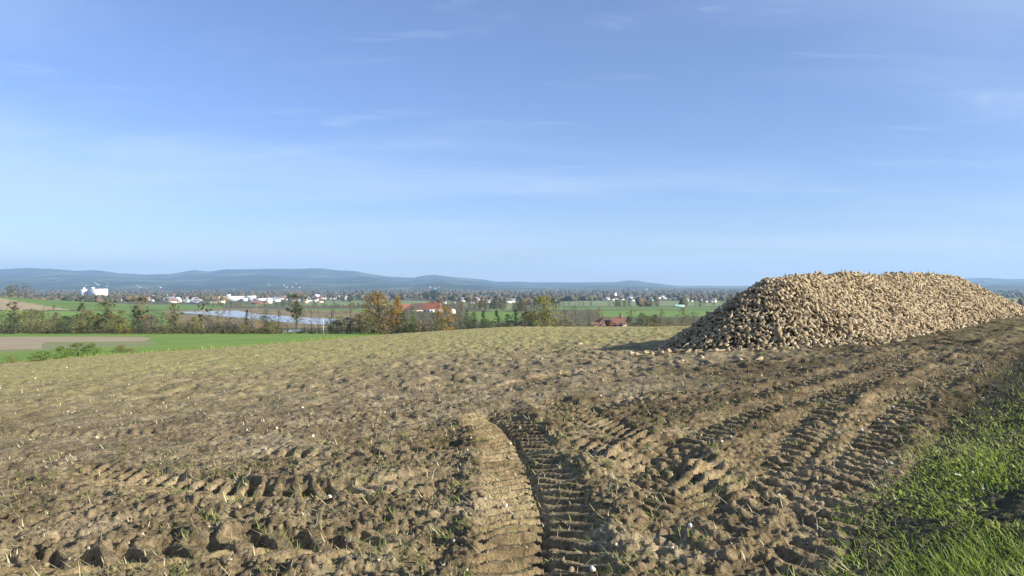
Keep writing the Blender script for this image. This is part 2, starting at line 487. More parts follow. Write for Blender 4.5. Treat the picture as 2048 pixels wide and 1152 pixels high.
TH_F = np.linspace(R(-48), R(48), 941)
TH = np.concatenate([np.linspace(R(-180), R(-48), 40)[:-1], TH_F, np.linspace(R(48), R(180), 40)[1:-1]])
RR = np.concatenate([np.geomspace(0.7, 3.4, 14)[:-1], np.geomspace(3.4, 12, 320)[:-1], np.geomspace(12, 40, 165)[:-1],
                     np.geomspace(40, 130, 100)[:-1], np.geomspace(130, 1500, 150)[:-1], np.geomspace(1500, 17500, 60)])
nT, nR = len(TH), len(RR)
gr, gt = np.meshgrid(RR, TH, indexing='ij')
GX = (gr * np.sin(gt)).ravel(); GY = (gr * np.cos(gt)).ravel(); GR_ = gr.ravel()
GZ = H(GX, GY)
nearm = GR_ < 130
in_field = np.zeros(GX.shape, bool); in_field[nearm] = in_poly(GX[nearm], GY[nearm], FIELD_EDGE)
sd_verge = np.full(GX.shape, -99.0); sd_verge[nearm] = seg_dist(GX[nearm], GY[nearm], VERGE)[0]
mf = in_field & nearm
det, pressed_ = soil_detail(GX[mf], GY[mf], GR_[mf])
vf = sstep(-0.25, 0.35, sd_verge[mf] + 0.35 * fbm(GX[mf] / 0.8, GY[mf] / 0.8, 101, 2))
GZ[mf] += det * (1 - 0.6 * vf)
pressed = np.zeros(GX.shape); pressed[mf] = pressed_ * (1 - vf)
moist = np.zeros(GX.shape)
hp = heap(GX[mf], GY[mf])
moist[mf] = np.clip(sstep(-7.0, -4.0, sd_verge[mf] + 2.0 * fbm(GX[mf] / 3.5, GY[mf] / 3.5, 103, 3)) * 0.85
                    + 0.22 * sstep(0.05, 0.5, fbm(GX[mf] / 1.2, GY[mf] / 1.2, 107, 4)), 0, 1) * (1 - 0.55 * pressed_) * (0.22 + 0.78 * sstep(6, 13, GR_[mf]))
stub = np.zeros(GX.shape)
stub[mf] = sstep(12, 48, GR_[mf] + 9 * fbm(GX[mf] / 9, GY[mf] / 9, 109, 3)) * (1 - 0.8 * moist[mf])
GV = np.stack([GX, GY, GZ], 1)

ii = np.arange(nR - 1)[:, None]; jj = np.arange(nT)[None, :]; j2 = (jj + 1) % nT
GF = np.stack([ii * nT + jj, (ii + 1) * nT + jj, (ii + 1) * nT + j2, ii * nT + j2], -1).reshape(-1, 4)
GF = GF[:, ::-1]                      # facing up
fc = GV[GF].mean(1); fx, fy = fc[:, 0], fc[:, 1]; fr = np.hypot(fx, fy)

def P(*pts): return [gp(a, b) for a, b in pts]
REGIONS = [   # name, material, outline in ground metres
    ('hill_meadow', M_GREENF, P((-250, 600), (0, 596), (140, 619.5), (330, 620.5), (430, 619), (430, 612)) + [(-290, 1300), (-2200, 1300), (-2200, 700)]),
    ('hill_meadow', M_BRIGHT, P((-400, 622), (0, 621), (330, 621.5), (330, 634), (345, 650), (280, 662), (-400, 662))),
    ('hill_stubble_field', M_TAN, P((-300, 590), (0, 595.5), (60, 605), (140, 619.5), (0, 620.5), (-300, 621))),
    ('arable_field', M_BROWN, P((330, 622), (430, 620), (380, 630), (360, 633), (345, 645), (330, 634))),
    ('arable_field', M_BROWN, P((380, 618), (520, 617), (610, 621), (720, 622), (730, 640), (700, 654), (560, 656), (345, 650), (360, 626))),
    ('green_field', M_GREENF, P((395, 612), (450, 611), (440, 620), (395, 620))),
    ('green_field', M_GREENF, P((600, 617.5), (735, 617), (735, 624), (620, 624))),
    ('grassland', M_PALE, P((600, 601.5), (760, 601), (905, 602), (905, 609), (760, 610), (640, 611.5), (600, 610))),
    ('green_field', M_BRIGHT, P((935, 624), (1000, 623), (1040, 624), (1045, 642), (940, 642))),
    ('green_field', M_PALE, P((905, 606), (1035, 607), (1035, 621), (985, 622), (940, 614))),
    ('grassland', M_PALE, P((1115, 602.5), (1260, 601), (1500, 603), (1600, 612), (1300, 612.5), (1115, 612))),
    ('green_field', M_GREENF, P((1080, 614), (1400, 613.5), (1700, 615), (1700, 619), (1080, 619.5))),
    ('green_field', M_BRIGHT, P((1195, 622), (1440, 620), (1800, 621), (1800, 634), (1400, 633), (1200, 634))),
    ('ploughland', M_TAN, P((-500, 675), (0, 673.5), (285, 673.5), (303, 677), (288, 682.5), (86, 684), (82, 698), (0, 700), (-500, 712))),
    ('sown_field', M_DULL, P((86, 684.2), (289, 682.5), (318, 685), (290, 692), (84, 700.5), (0, 705), (-300, 715), (0, 700.2), (82, 698.2))),
    ('sown_field', M_PALE, [(300, 1500), (3000, 1500), (4200, 2300), (900, 2300)]),
]
region = np.full(len(fx), -1, int)
for k, (nm, mm, poly) in enumerate(REGIONS):
    m = (fr > 95) | (fy > 60)
    pm = np.zeros(len(fx), bool)
    p = np.array(poly); bb = m & (fx > p[:, 0].min()) & (fx < p[:, 0].max()) & (fy > p[:, 1].min()) & (fy < p[:, 1].max())
    pm[bb] = in_poly(fx[bb], fy[bb], poly)
    region[pm & (region < 0)] = k
isf = (fr < 129) & in_poly(fx, fy, FIELD_EDGE)
sdv = np.full(len(fx), -99.0); sdv[fr < 129] = seg_dist(fx[fr < 129], fy[fr < 129], VERGE)[0]
isv = isf & (sdv > 0.15)
path = (~isf) & (fy > 85) & (fy < 140) & (fx > -18) & (fx < 75)
ismead = (~isf) & (region < 0) & (fy < 292) & (fr < 800)

def sub_sheet(name, mask, mm, attrs=None, smooth=True):
    f = GF[mask]; used = np.unique(f); remap = np.full(len(GV), -1, np.int32); remap[used] = np.arange(len(used))
    at = {k: v[used] for k, v in (attrs or {}).items()}
    o = link(name, mesh_np(name, GV[used], remap[f], [mm], smooth, at))
    return tag(o, kind='structure')
sub_sheet('beet_field', isf & ~isv, M_SOIL, {'moist': moist, 'pressed': pressed, 'stubble': stub}, False)
sub_sheet('verge_ground', isv, M_VERGE)
sub_sheet('field_path', path, M_PATH)
sub_sheet('meadow', ismead & ~path, M_MEADOW)
sub_sheet('valley_floor', (~isf) & (~ismead) & (~path) & (region < 0), M_VALLEY)
for k, (nm, mm, poly) in enumerate(REGIONS):
    mk = (region == k) & ~isf & ~path
    if mk.any(): sub_sheet(nm, mk, mm)

# ------------------------------------------------------------------ water
def water(name, pts, z, label=None):
    bm = bmesh.new()
    vsx = []
    for (px, py) in pts:
        tx = tanpx(px); y = (EYE - z) * FPX / (py - HORIZ)
        vsx.append(bm.verts.new((tx * y, y, z)))
    f = bm.faces.new(vsx); f.normal_update()
    if f.normal.z < 0: f.normal_flip()
    me = bpy.data.meshes.new(name); bm.to_mesh(me); bm.free(); me.materials.append(M_WATER)
    return tag(link(name, me), kind='structure')
M_WATER, _nt, _b = mat('flood_water', 0.22, 0.5)
_b.inputs['Base Color'].default_value = (0.38, 0.38, 0.35, 1)
bump(_nt, _b, noise_fac(_nt, 0.5, 3, 0.5), 0.12, 0.1)
water('flooded_pond', [(340, 623.5), (380, 623.2), (425, 621.8), (474, 621.2), (500, 626), (517, 628.5), (575, 632.5), (630, 636), (673, 638.5), (672, 643), (653, 648.5),
                       (624, 648.5), (600, 646.5), (575, 645), (535, 641), (497, 637.5), (438, 632), (400, 628), (360, 625.5)], -24.95)
water('backwater', [(395, 663.6), (430, 662.8), (470, 663.4), (500, 663.0), (535, 663.4), (560, 662.6), (575, 659.8), (600, 659.5), (612, 662), (608, 666.5), (570, 666.5), (540, 665.6), (500, 666.2), (470, 666.6), (398, 667)], -21.85)

# ------------------------------------------------------------------ far hills
S1 = np.array([(-500, 548), (-250, 545), (-100, 543), (0, 540), (50, 536), (110, 539), (150, 543), (190, 541), (235, 547), (293, 550.5), (340, 549), (385, 541.5), (419, 543.5), (452, 539), (532, 538), (585, 539),
      (624, 537.5), (644, 538), (673, 541.5), (712, 543.5), (741, 549), (780, 554), (827, 556), (846, 551.5), (870, 549.5), (895, 553), (925, 556), (964, 559),
      (993, 564), (1042, 563), (1061, 565), (1100, 564.5), (1158, 565), (1236, 564), (1256, 561), (1275, 562), (1314, 567), (1363, 573), (1412, 572), (1480, 572.5),
      (1600, 570), (1750, 565), (1880, 560), (1966, 556.5), (2010, 558.5), (2048, 558.5), (2150, 560), (2300, 556), (2600, 555)], float)
def hills():
    tt = np.linspace(-1.05, 1.05, 760); ys = np.concatenate([np.linspace(5600, 12000, 60), np.linspace(12150, 15500, 32)])
    Y, T = np.meshgrid(ys, tt, indexing='ij'); X = T * Y; PX = 1024 + T * FPX
    base = np.interp(Y, V_Y, V_Z) - 6
    z = base.copy()
    s1 = np.interp(PX, S1[:, 0], S1[:, 1])
    def lift(spx, y): return EYE + (HORIZ - spx) / FPX * y
    n2 = fbm(PX / 95, PX * 0 + 0.5, 201, 4); n3 = fbm(PX / 70, PX * 0 + 3.5, 205, 4)
    s2 = np.minimum(np.maximum(s1 + 7 + 7 * n2, 553 + 6 * n2), 575)
    s3 = np.minimum(np.maximum(s1 + 13 + 6 * n3, 563.5 + 5 * n3), 577)
    rough = 1 + 0.22 * fbm(X / 900, Y / 900, 211, 4)
    for spx, yc, wn_, wf in ((s1, 13000, 2600, 1500), (s2, 9800, 1700, 900), (s3, 7600, 1200, 700)):
        yk = yc + 500 * fbm(T * 9, T * 0 + yc, 221, 2)
        top = lift(spx, yk)
        g = np.where(Y < yk, np.exp(-((Y - yk) / wn_) ** 2), np.exp(-((Y - yk) / wf) ** 2))
        zz = base + np.maximum(top - base, 0) * g * np.where(np.abs(Y - yk) < 400, 1, np.clip(rough, 0.6, 1.25))
        zz = np.minimum(zz, EYE + (HORIZ - spx) / FPX * Y + 8)
        z = np.maximum(z, zz)
    z += 5 * fbm(X / 160, Y / 160, 231, 2) * (z > base + 20)
    v = np.stack([X, Y, z], -1).reshape(-1, 3); n, k = Y.shape
    i = np.arange(n - 1)[:, None]; j = np.arange(k - 1)[None, :]
    f = np.stack([i * k + j, i * k + j + 1, (i + 1) * k + j + 1, (i + 1) * k + j], -1).reshape(-1, 4)
    return mesh_np('hills', v, f, [M_HILL], True)
M_HILL, nt_, b_ = mat('wooded_hills', 0.95, 0.1)
_c = ramp(nt_, noise_fac(nt_, 0.0016, 9, 0.62), [(0.40, (0.022, 0.032, 0.016)), (0.52, (0.045, 0.05, 0.022)), (0.60, (0.10, 0.12, 0.05)), (0.70, (0.16, 0.15, 0.08))])
nt_.links.new(_c, b_.inputs['Base Color'])
bump(nt_, b_, noise_fac(nt_, 0.02, 4, 0.6), 0.7, 12)
tag(link('hills', hills()), kind='structure')
# ------------------------------------------------------------------ sugar beets
def beet_shape(sides, prof, seed, bend):
    r_ = np.random.default_rng(seed)
    v = [(0, 0, prof[0][0])]; n = len(prof) - 2
    for (z, rad) in prof[1:-1]:
        for k in range(sides):
            a = 2 * math.pi * k / sides
            q = rad * (1 + 0.16 * r_.normal())
            v.append((q * math.cos(a) + bend * z * z * 2.5, q * math.sin(a), z + 0.008 * r_.normal()))
    v.append((bend * prof[-1][0] ** 2 * 2.5, 0, prof[-1][0]))
    f = []
    for k in range(sides): f.append((0, 1 + k, 1 + (k + 1) % sides))
    for i in range(n - 1):
        for k in range(sides):
            a, b = 1 + i * sides + k, 1 + i * sides + (k + 1) % sides
            c, d = a + sides, b + sides
            f += [(a, c, d), (a, d, b)]
    last = len(v) - 1; o = 1 + (n - 1) * sides
    for k in range(sides): f.append((o + k, last, o + (k + 1) % sides))
    return np.array(v), np.array(f)
PROF = [(0.098, 0), (0.095, 0.036), (0.055, 0.066), (0.0, 0.060), (-0.06, 0.040), (-0.13, 0.016), (-0.20, 0)]
PROF_FAR = [(0.098, 0), (0.06, 0.064), (-0.05, 0.044), (-0.19, 0)]
M_BEET = tinted('sugar_beet_skin', [(0.0, (0.17, 0.123, 0.068)), (0.25, (0.30, 0.228, 0.13)), (0.6, (0.42, 0.335, 0.20)), (1.0, (0.56, 0.465, 0.305))], 0.8, 0.25, grain=0.7)
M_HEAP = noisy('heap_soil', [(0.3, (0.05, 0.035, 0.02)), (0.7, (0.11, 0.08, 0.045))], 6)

def heap_points():
    n = 66000
    t = rng.uniform(-5.2, PLEN + 8.2, n); u = rng.uniform(-5.0, 5.0, n)
    x = A0[0] + DIR[0] * t + DIR[1] * u; y = A0[1] + DIR[1] * t - DIR[0] * u
    h, tt, uu = heap(x, y)
    fringe = (h > -0.6) & (h < 0.02) & (rng.random(n) < 0.5 * np.exp(-np.maximum(-h, 0) / 0.11)) & (u > -3)
    keep = (h > 0.02) | fringe
    keep &= (u > -1.4) | (rng.random(n) < 0.4)
    x, y, h, u = x[keep], y[keep], np.maximum(h[keep], 0), u[keep]
    # drop points that crowd a neighbour: hashed cells of 11 cm
    cell = np.floor(x / 0.112).astype(np.int64) * 100003 + np.floor(y / 0.094).astype(np.int64)
    _, first = np.unique(cell, return_index=True)
    return x[first], y[first], h[first], u[first]
bx, by, bh, bu = heap_points()
bz = H(bx, by) + bh + np.where(bh <= 0.001, 0.045, 0.045 + rng.normal(0, 0.038, len(bx)))
# downslope alignment: long axis roughly along the fall line, loosely
e = 0.15
gx = (heap(bx + e, by)[0] - heap(bx - e, by)[0]) / (2 * e); gy = (heap(bx, by + e)[0] - heap(bx, by - e)[0]) / (2 * e)
ax = np.stack([gx, gy, gx * gx + gy * gy - 0.1], 1) + rng.normal(0, 1, (len(bx), 3)) * np.array([0.6, 0.6, 0.34])
ax *= np.where(rng.random(len(bx)) < 0.5, 1, -1)[:, None]
ax /= np.linalg.norm(ax, axis=1)[:, None]
ref = rng.normal(size=ax.shape); sx = np.cross(ref, ax); sx /= np.linalg.norm(sx, axis=1)[:, None]
sy = np.cross(ax, sx); brot = np.stack([sx, sy, ax], 2)
bs = 0.52 + 0.66 * rng.beta(1.6, 2.0, len(bx)); bscl = np.stack([bs * rng.uniform(0.85, 1.15, len(bx)), bs * rng.uniform(0.85, 1.15, len(bx)), bs * rng.uniform(0.9, 1.45, len(bx))], 1)
btint = np.clip(rng.beta(2.0, 1.7, len(bx)) + 0.12 * fbm(bx / 1.1, by / 1.1, 301, 3), 0, 1)
bdist = np.hypot(bx, by)
vis = (bu > -0.6) | (bx - A0[0] < 0)
order = np.argsort(np.where(vis, bdist, bdist + 50))
solo = order[:280]; rest = np.setdiff1d(np.arange(len(bx)), solo)
nearb = rest[bdist[rest] < 30]; farb = rest[bdist[rest] >= 30]
V_, F_, T_ = [], [], []; off = 0
shapes_n = [beet_shape(6, PROF, 400 + k, 0.6 * (k - 1)) for k in range(3)]
shapes_f = [beet_shape(5, PROF_FAR, 410 + k, 0.6 * (k - 1)) for k in range(3)]
for idx, shp in ((nearb, shapes_n), (farb, shapes_f)):
    for k in range(3):
        q = idx[k::3]; v, f, t = scatter_mesh(shp[k][0], shp[k][1], np.stack([bx, by, bz], 1)[q], brot[q], bscl[q], btint[q])
        V_.append(v); F_.append(f + off); T_.append(t); off += len(v)
nb = sum(len(f) for f in F_)
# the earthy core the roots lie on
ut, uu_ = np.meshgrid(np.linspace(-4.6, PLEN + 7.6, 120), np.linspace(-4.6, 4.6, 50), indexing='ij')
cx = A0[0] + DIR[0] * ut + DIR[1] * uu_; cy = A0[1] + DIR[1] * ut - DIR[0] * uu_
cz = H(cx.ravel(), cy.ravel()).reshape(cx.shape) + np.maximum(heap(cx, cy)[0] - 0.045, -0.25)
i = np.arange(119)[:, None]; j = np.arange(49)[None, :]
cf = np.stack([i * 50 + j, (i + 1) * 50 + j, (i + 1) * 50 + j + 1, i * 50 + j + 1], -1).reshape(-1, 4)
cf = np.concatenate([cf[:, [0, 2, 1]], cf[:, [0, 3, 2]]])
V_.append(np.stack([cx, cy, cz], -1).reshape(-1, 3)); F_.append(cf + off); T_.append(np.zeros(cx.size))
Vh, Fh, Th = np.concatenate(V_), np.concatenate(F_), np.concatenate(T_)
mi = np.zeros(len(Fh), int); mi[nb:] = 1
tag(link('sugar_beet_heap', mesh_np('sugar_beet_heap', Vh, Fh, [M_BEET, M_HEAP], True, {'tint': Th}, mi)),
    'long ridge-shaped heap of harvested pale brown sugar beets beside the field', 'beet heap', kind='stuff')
# the beets that show largest are single roots
beet_meshes = []
for k in range(12):
    v, f = beet_shape(8, PROF, 500 + k, 0.5 * ((k % 3) - 1))
    beet_meshes.append(mesh_np('sugar_beet', v, f, [M_BEET], True, {'tint': np.full(len(v), k / 11)}))
from mathutils import Matrix
def put_beet(x, y, z, rot, scl, tint, label, group):
    o = link('sugar_beet', beet_meshes[int(np.clip(tint * 11, 0, 11))])
    m = Matrix([[rot[r][c] * scl[c] for c in range(3)] + [(x, y, z)[r]] for r in range(3)] + [[0, 0, 0, 1]])
    o.matrix_world = m
    tag(o, label, 'sugar beet', group)
for q in solo:
    put_beet(bx[q], by[q], bz[q], brot[q], bscl[q], btint[q], 'pale brown sugar beet among the front roots of the heap', 'sugar beets at the front of the heap')
for k, (px, py) in enumerate([(1292, 708), (1304, 710), (1275, 712), (1262, 709), (1340, 716), (1322, 708), (1402, 718), (1478, 724), (1520, 722), (1160, 690)]):
    x, y = gp(px, py)
    a_ = rng.uniform(0, 6.28); d_ = np.array([math.cos(a_), math.sin(a_), 0.05]); s_ = np.array([-math.sin(a_), math.cos(a_), 0]); rr = np.stack([s_, np.cross(d_, s_), d_], 1)   # lying on its side
    put_beet(x, y, h1(x, y) + 0.05, rr, (1, 1, 1), 0.8, 'single pale sugar beet lying loose on the soil left of the heap', 'loose beets beside the heap')

# ------------------------------------------------------------------ clods, straw, weeds on the field
def ground_z(x, y):
    r = np.hypot(x, y); m = in_poly(x, y, FIELD_EDGE)
    z = H(x, y); d, _ = soil_detail(x, y, r)
    return z + np.where(m, d, 0)
def fan_points(n, r0, r1, power=1.0, half=44):
    th = rng.uniform(R(-half), R(half), n); r = r0 * (r1 / r0) ** (rng.random(n) ** power)
    return r * np.sin(th), r * np.cos(th), r
M_CLOD = tinted('soil_clod', [(0, (0.11, 0.083, 0.046)), (0.5, (0.215, 0.17, 0.10)), (1, (0.31, 0.255, 0.16))], 0.95, 0.1, grain=0.5)
iv, if_ = ico(1)
x, y, r = fan_points(9000, 3.2, 18, 0.85)
sdv_ = seg_dist(x, y, VERGE)[0]
k = (sdv_ < 0.1) & in_poly(x, y, FIELD_EDGE) & (heap(x, y)[0] < -0.1) & (fbm(x / 1.6, y / 1.6, 311, 2) + rng.normal(0, 0.35, len(x)) > 0.0)
x, y, r = x[k], y[k], r[k]
n = len(x); s = rng.lognormal(-4.7, 0.45, n) * (0.8 + r / 20)
s = np.clip(s, 0.006, 0.012 + 0.0022 * r)
z = ground_z(x, y) + s * 0.1
v, f, t = scatter_mesh(iv, if_, np.stack([x, y, z], 1), rand_rot(n), np.stack([s * 1.25, s, s * 0.7], 1), rng.random(n))
v += np.repeat(s, len(iv))[:, None] * 0.26 * rng.normal(size=v.shape)
tag(link('soil_clods', mesh_np('soil_clods', v, f, [M_CLOD], False, {'tint': t})), 'brown crumbs and clods of earth strewn over the field', 'soil clods', kind='stuff')

def blades(x, y, z, length, width, lean, az, curl, tint, seg=2):
    """curved tapering strips; returns triangles"""
    n = len(x); rows = []
    px_, py_ = np.cos(az + math.pi / 2), np.sin(az + math.pi / 2)
    ts = np.linspace(0, 1, seg + 1)
    for tt in ts[:-1]:
        out = length * (np.sin(lean) * tt + curl * tt * tt); up = length * (np.cos(lean) * tt - 0.5 * curl * tt * tt)
        cx_, cy_, cz_ = x + np.cos(az) * out, y + np.sin(az) * out, z + up
        w = width * (1 - 0.55 * tt)
        rows.append(np.stack([cx_ - px_ * w / 2, cy_ - py_ * w / 2, cz_], 1)); rows.append(np.stack([cx_ + px_ * w / 2, cy_ + py_ * w / 2, cz_], 1))
    out = length * (np.sin(lean) + curl); up = length * (np.cos(lean) - 0.5 * curl)
    rows.append(np.stack([x + np.cos(az) * out, y + np.sin(az) * out, z + up], 1))
    V = np.stack(rows, 1); m = V.shape[1]
    tri = []
    for s_ in range(seg - 1): tri += [(2 * s_, 2 * s_ + 1, 2 * s_ + 3), (2 * s_, 2 * s_ + 3, 2 * s_ + 2)]
    tri.append((2 * seg - 2, 2 * seg - 1, 2 * seg))
    F = np.array(tri)[None] + (np.arange(n) * m)[:, None, None]
    return V.reshape(-1, 3), F.reshape(-1, 3), np.repeat(tint, m)

M_STRAW = tinted('crop_residue', [(0, (0.18, 0.145, 0.07)), (0.4, (0.34, 0.29, 0.15)), (0.8, (0.48, 0.43, 0.24)), (1, (0.58, 0.54, 0.36))], 0.8, 0.3)
x, y, r = fan_points(60000, 3.3, 60, 0.75)
k = (seg_dist(x, y, VERGE)[0] < 0.3) & in_poly(x, y, FIELD_EDGE) & (heap(x, y)[0] < -0.2) & (fbm(x / 2.5, y / 2.5, 321, 3) + rng.normal(0, 0.35, len(x)) > -0.05)
x, y, r = x[k], y[k], r[k]; n = len(x)
z = ground_z(x, y)
L = 0.025 + 0.12 * rng.random(n) ** 2.2
v, f, t = blades(x, y, z - 0.004, L, rng.uniform(0.002, 0.006, n) * (1 + r / 9), np.abs(rng.normal(1.15, 0.35, n)), rng.uniform(0, 6.283, n), rng.normal(0, 0.12, n), np.clip(rng.normal(0.6, 0.26, n), 0, 1))
tag(link('crop_residue', mesh_np('crop_residue', v, f, [M_STRAW], False, {'tint': t})), 'pale straw and leaf remains scattered over the harvested soil', 'straw', kind='stuff')

M_STUB = tinted('yellow_stubble', [(0, (0.17, 0.14, 0.05)), (0.5, (0.32, 0.285, 0.11)), (1, (0.43, 0.40, 0.17))], 0.85, 0.2, 0.15)
x, y, r = fan_points(70000, 14, 112, 0.62)
k = in_poly(x, y, FIELD_EDGE) & (heap(x, y)[0] < -0.2) & (seg_dist(x, y, VERGE)[0] < 0) & \
    (rng.random(len(x)) < sstep(14, 55, r + 9 * fbm(x / 9, y / 9, 109, 3))) & (fbm(x / 1.8, y / 4, 331, 3) + rng.normal(0, 0.3, len(x)) > -0.1)
x, y, r = x[k], y[k], r[k]; n = len(x)
v, f, t = blades(x, y, H(x, y) - 0.01, rng.uniform(0.04, 0.13, n), 0.008 + r * 0.0005, np.abs(rng.normal(0.5, 0.3, n)), rng.uniform(0, 6.283, n), rng.normal(0, 0.1, n), np.clip(rng.normal(0.5, 0.24, n), 0, 1), 1)
tag(link('stubble', mesh_np('stubble', v, f, [M_STUB], False, {'tint': t})), 'thin yellowish stubble covering the far part of the field', 'stubble', kind='stuff')

# small green weeds sprouting in the soil, in tufts
M_WEED = tinted('field_weeds', [(0, (0.09, 0.13, 0.025)), (0.5, (0.19, 0.235, 0.055)), (1, (0.34, 0.36, 0.13))], 0.7, 0.3, 0.25)
tx, ty, tr = fan_points(6500, 3.6, 45, 0.7)
k = (seg_dist(tx, ty, VERGE)[0] < 0.2) & in_poly(tx, ty, FIELD_EDGE) & (heap(tx, ty)[0] < -0.2) & (fbm(tx / 3, ty / 3, 341, 3) + 0.35 * sstep(-8, -1, seg_dist(tx, ty, VERGE)[0]) > 0.12)
tx, ty, tr = tx[k], ty[k], tr[k]
per = 12
x = np.repeat(tx, per) + rng.normal(0, 0.035, len(tx) * per); y = np.repeat(ty, per) + rng.normal(0, 0.035, len(tx) * per); r = np.repeat(tr, per)
sz = np.repeat(rng.uniform(0.5, 1.5, len(tx)), per); n = len(x)
v, f, t = blades(x, y, ground_z(x, y) - 0.005, sz * rng.uniform(0.025, 0.08, n), sz * rng.uniform(0.003, 0.008, n) * (1 + r / 25), np.abs(rng.normal(1.0, 0.35, n)), rng.uniform(0, 6.283, n), rng.normal(0.15, 0.15, n), np.clip(np.repeat(rng.random(len(tx)), per) + rng.normal(0, 0.15, n), 0, 1))
tag(link('field_weeds', mesh_np('field_weeds', v, f, [M_WEED], False, {'tint': t})), 'small green weeds and beet leaves sprouting from the bare soil', 'weeds', kind='stuff')

# pale pebbles and broken beet pieces
M_PEB = tinted('pebbles', [(0, (0.34, 0.27, 0.18)), (0.7, (0.5, 0.43, 0.32)), (1, (0.72, 0.68, 0.6))], 0.7, 0.3)
x, y, r = fan_points(420, 3.6, 50, 0.8)
k = (seg_dist(x, y, VERGE)[0] < 0) & in_poly(x, y, FIELD_EDGE) & (heap(x, y)[0] < -0.1)
x, y, r = x[k], y[k], r[k]; n = len(x); s = rng.uniform(0.006, 0.017, n) * (1 + r / 25)
v, f, t = scatter_mesh(iv * (1 + 0.12 * rng.normal(size=(len(iv), 1))), if_, np.stack([x, y, ground_z(x, y) + s * 0.4], 1), rand_rot(n), np.stack([s * 1.3, s, s * 0.8], 1), rng.random(n))
tag(link('pebbles', mesh_np('pebbles', v, f, [M_PEB], True, {'tint': t})), 'pale pebbles and beet scraps dotted over the field', 'pebbles', kind='stuff')

# ------------------------------------------------------------------ grass verge
M_GRASS = tinted('verge_grass', [(0, (0.09, 0.145, 0.02)), (0.35, (0.20, 0.30, 0.036)), (0.7, (0.36, 0.46, 0.065)), (0.92, (0.50, 0.54, 0.15)), (1, (0.56, 0.53, 0.28))], 0.6, 0.15, 0.45)
def verge_pts(n, r0, r1, edge, power=0.8):
    x, y, r = fan_points(n, r0, r1, power, 50)
    sd = seg_dist(x, y, VERGE)[0] + 0.45 * fbm(x / 0.9, y / 0.9, 351, 3)
    return x, y, r, sd, sd > edge
x, y, r, sd, k = verge_pts(230000, 2.6, 17, 0.0)
bare = in_poly(x, y, P((1945, 1000), (2048, 985), (2300, 960), (2300, 1045), (2048, 1060), (1960, 1040)))
gap = fbm(x / 1.1, y / 1.1, 361, 3)
k &= ~(bare & (rng.random(len(x)) < 0.93)) & (gap + rng.normal(0, 0.22, len(x)) > -0.28) & (rng.random(len(x)) < np.where(sd < 0.5, 0.45, 1))
dead = sstep(8.5, 11.5, r + 1.5 * fbm(x / 2, y / 2, 365, 2))
k &= rng.random(len(x)) < 1 - 0.75 * dead
x, y, r, gap = x[k], y[k], r[k], gap[k]; n = len(x)
patch = fbm(x / 0.7, y / 0.7, 371, 3); broad = fbm(x / 1.7, y / 1.7, 375, 2)
L = rng.uniform(0.035, 0.105, n) * (1 + 0.6 * np.clip(broad, -0.6, 1))
az = 3.6 + 1.1 * fbm(x / 0.8, y / 0.8, 379, 2) * 3 + rng.normal(0, 1.5, n)
t0 = np.clip(0.48 + 0.35 * patch + 0.35 * sstep(5.5, 8, r) * 0.8 + rng.normal(0, 0.17, n) + 0.06, 0, 0.95)
t0 = np.where(rng.random(n) < 0.10, 1.0, np.clip(t0 + 0.06, 0, 0.97))
v, f, t = blades(x, y, H(x, y) + 0.0, L, rng.uniform(0.003, 0.007, n) * (0.8 + r / 12), np.abs(rng.normal(0.8, 0.35, n)), az, np.abs(rng.normal(0.3, 0.2, n)), t0, 3)
tag(link('verge_grass', mesh_np('verge_grass', v, f, [M_GRASS], False, {'tint': t})), 'lush green grass of the verge in the lower right corner', 'grass', kind='stuff')
# broad leaves among the grass
x, y, r, sd, k = verge_pts(30000, 3.2, 12, 0.25)
k &= (fbm(x / 0.9, y / 0.9, 381, 3) > 0.02) & (r > 5) & ~in_poly(x, y, P((1945, 1000), (2048, 985), (2300, 960), (2300, 1045), (2048, 1060), (1960, 1040)))
x, y, r = x[k], y[k], r[k]; n = len(x)
v, f, t = blades(x, y, H(x, y) + rng.uniform(0.02, 0.16, n), rng.uniform(0.02, 0.045, n), rng.uniform(0.012, 0.022, n), rng.uniform(0.7, 1.5, n), rng.uniform(0, 6.283, n), rng.normal(0.1, 0.2, n), np.clip(rng.normal(0.62, 0.16, n), 0, 0.95), 2)
tag(link('verge_herbs', mesh_np('verge_herbs', v, f, [M_GRASS], False, {'tint': t})), 'bright broad-leaved herbs growing among the verge grass', 'herbs', kind='stuff')
# brown withered growth on the bank further along
M_DEAD = tinted('withered_grass', [(0, (0.045, 0.032, 0.018)), (0.5, (0.10, 0.075, 0.04)), (0.85, (0.16, 0.14, 0.06)), (1, (0.3, 0.26, 0.15))], 0.85, 0.2, 0.15)
x, y, r, sd, k = verge_pts(60000, 7.5, 34, -0.15)
k &= rng.random(len(x)) < 0.25 + 0.75 * sstep(8.5, 11.5, r)
k &= sd < 7
x, y, r = x[k], y[k], r[k]; n = len(x)
v, f, t = blades(x, y, H(x, y), rng.uniform(0.05, 0.18, n), rng.uniform(0.005, 0.011, n) * (1 + r / 30), np.abs(rng.normal(0.7, 0.4, n)), rng.uniform(0, 6.283, n), np.abs(rng.normal(0.2, 0.2, n)), np.clip(rng.normal(0.5, 0.25, n), 0, 1))
tag(link('withered_grass', mesh_np('withered_grass', v, f, [M_DEAD], False, {'tint': t})), 'dark brown withered grass on the bank at the right edge', 'grass', kind='stuff')
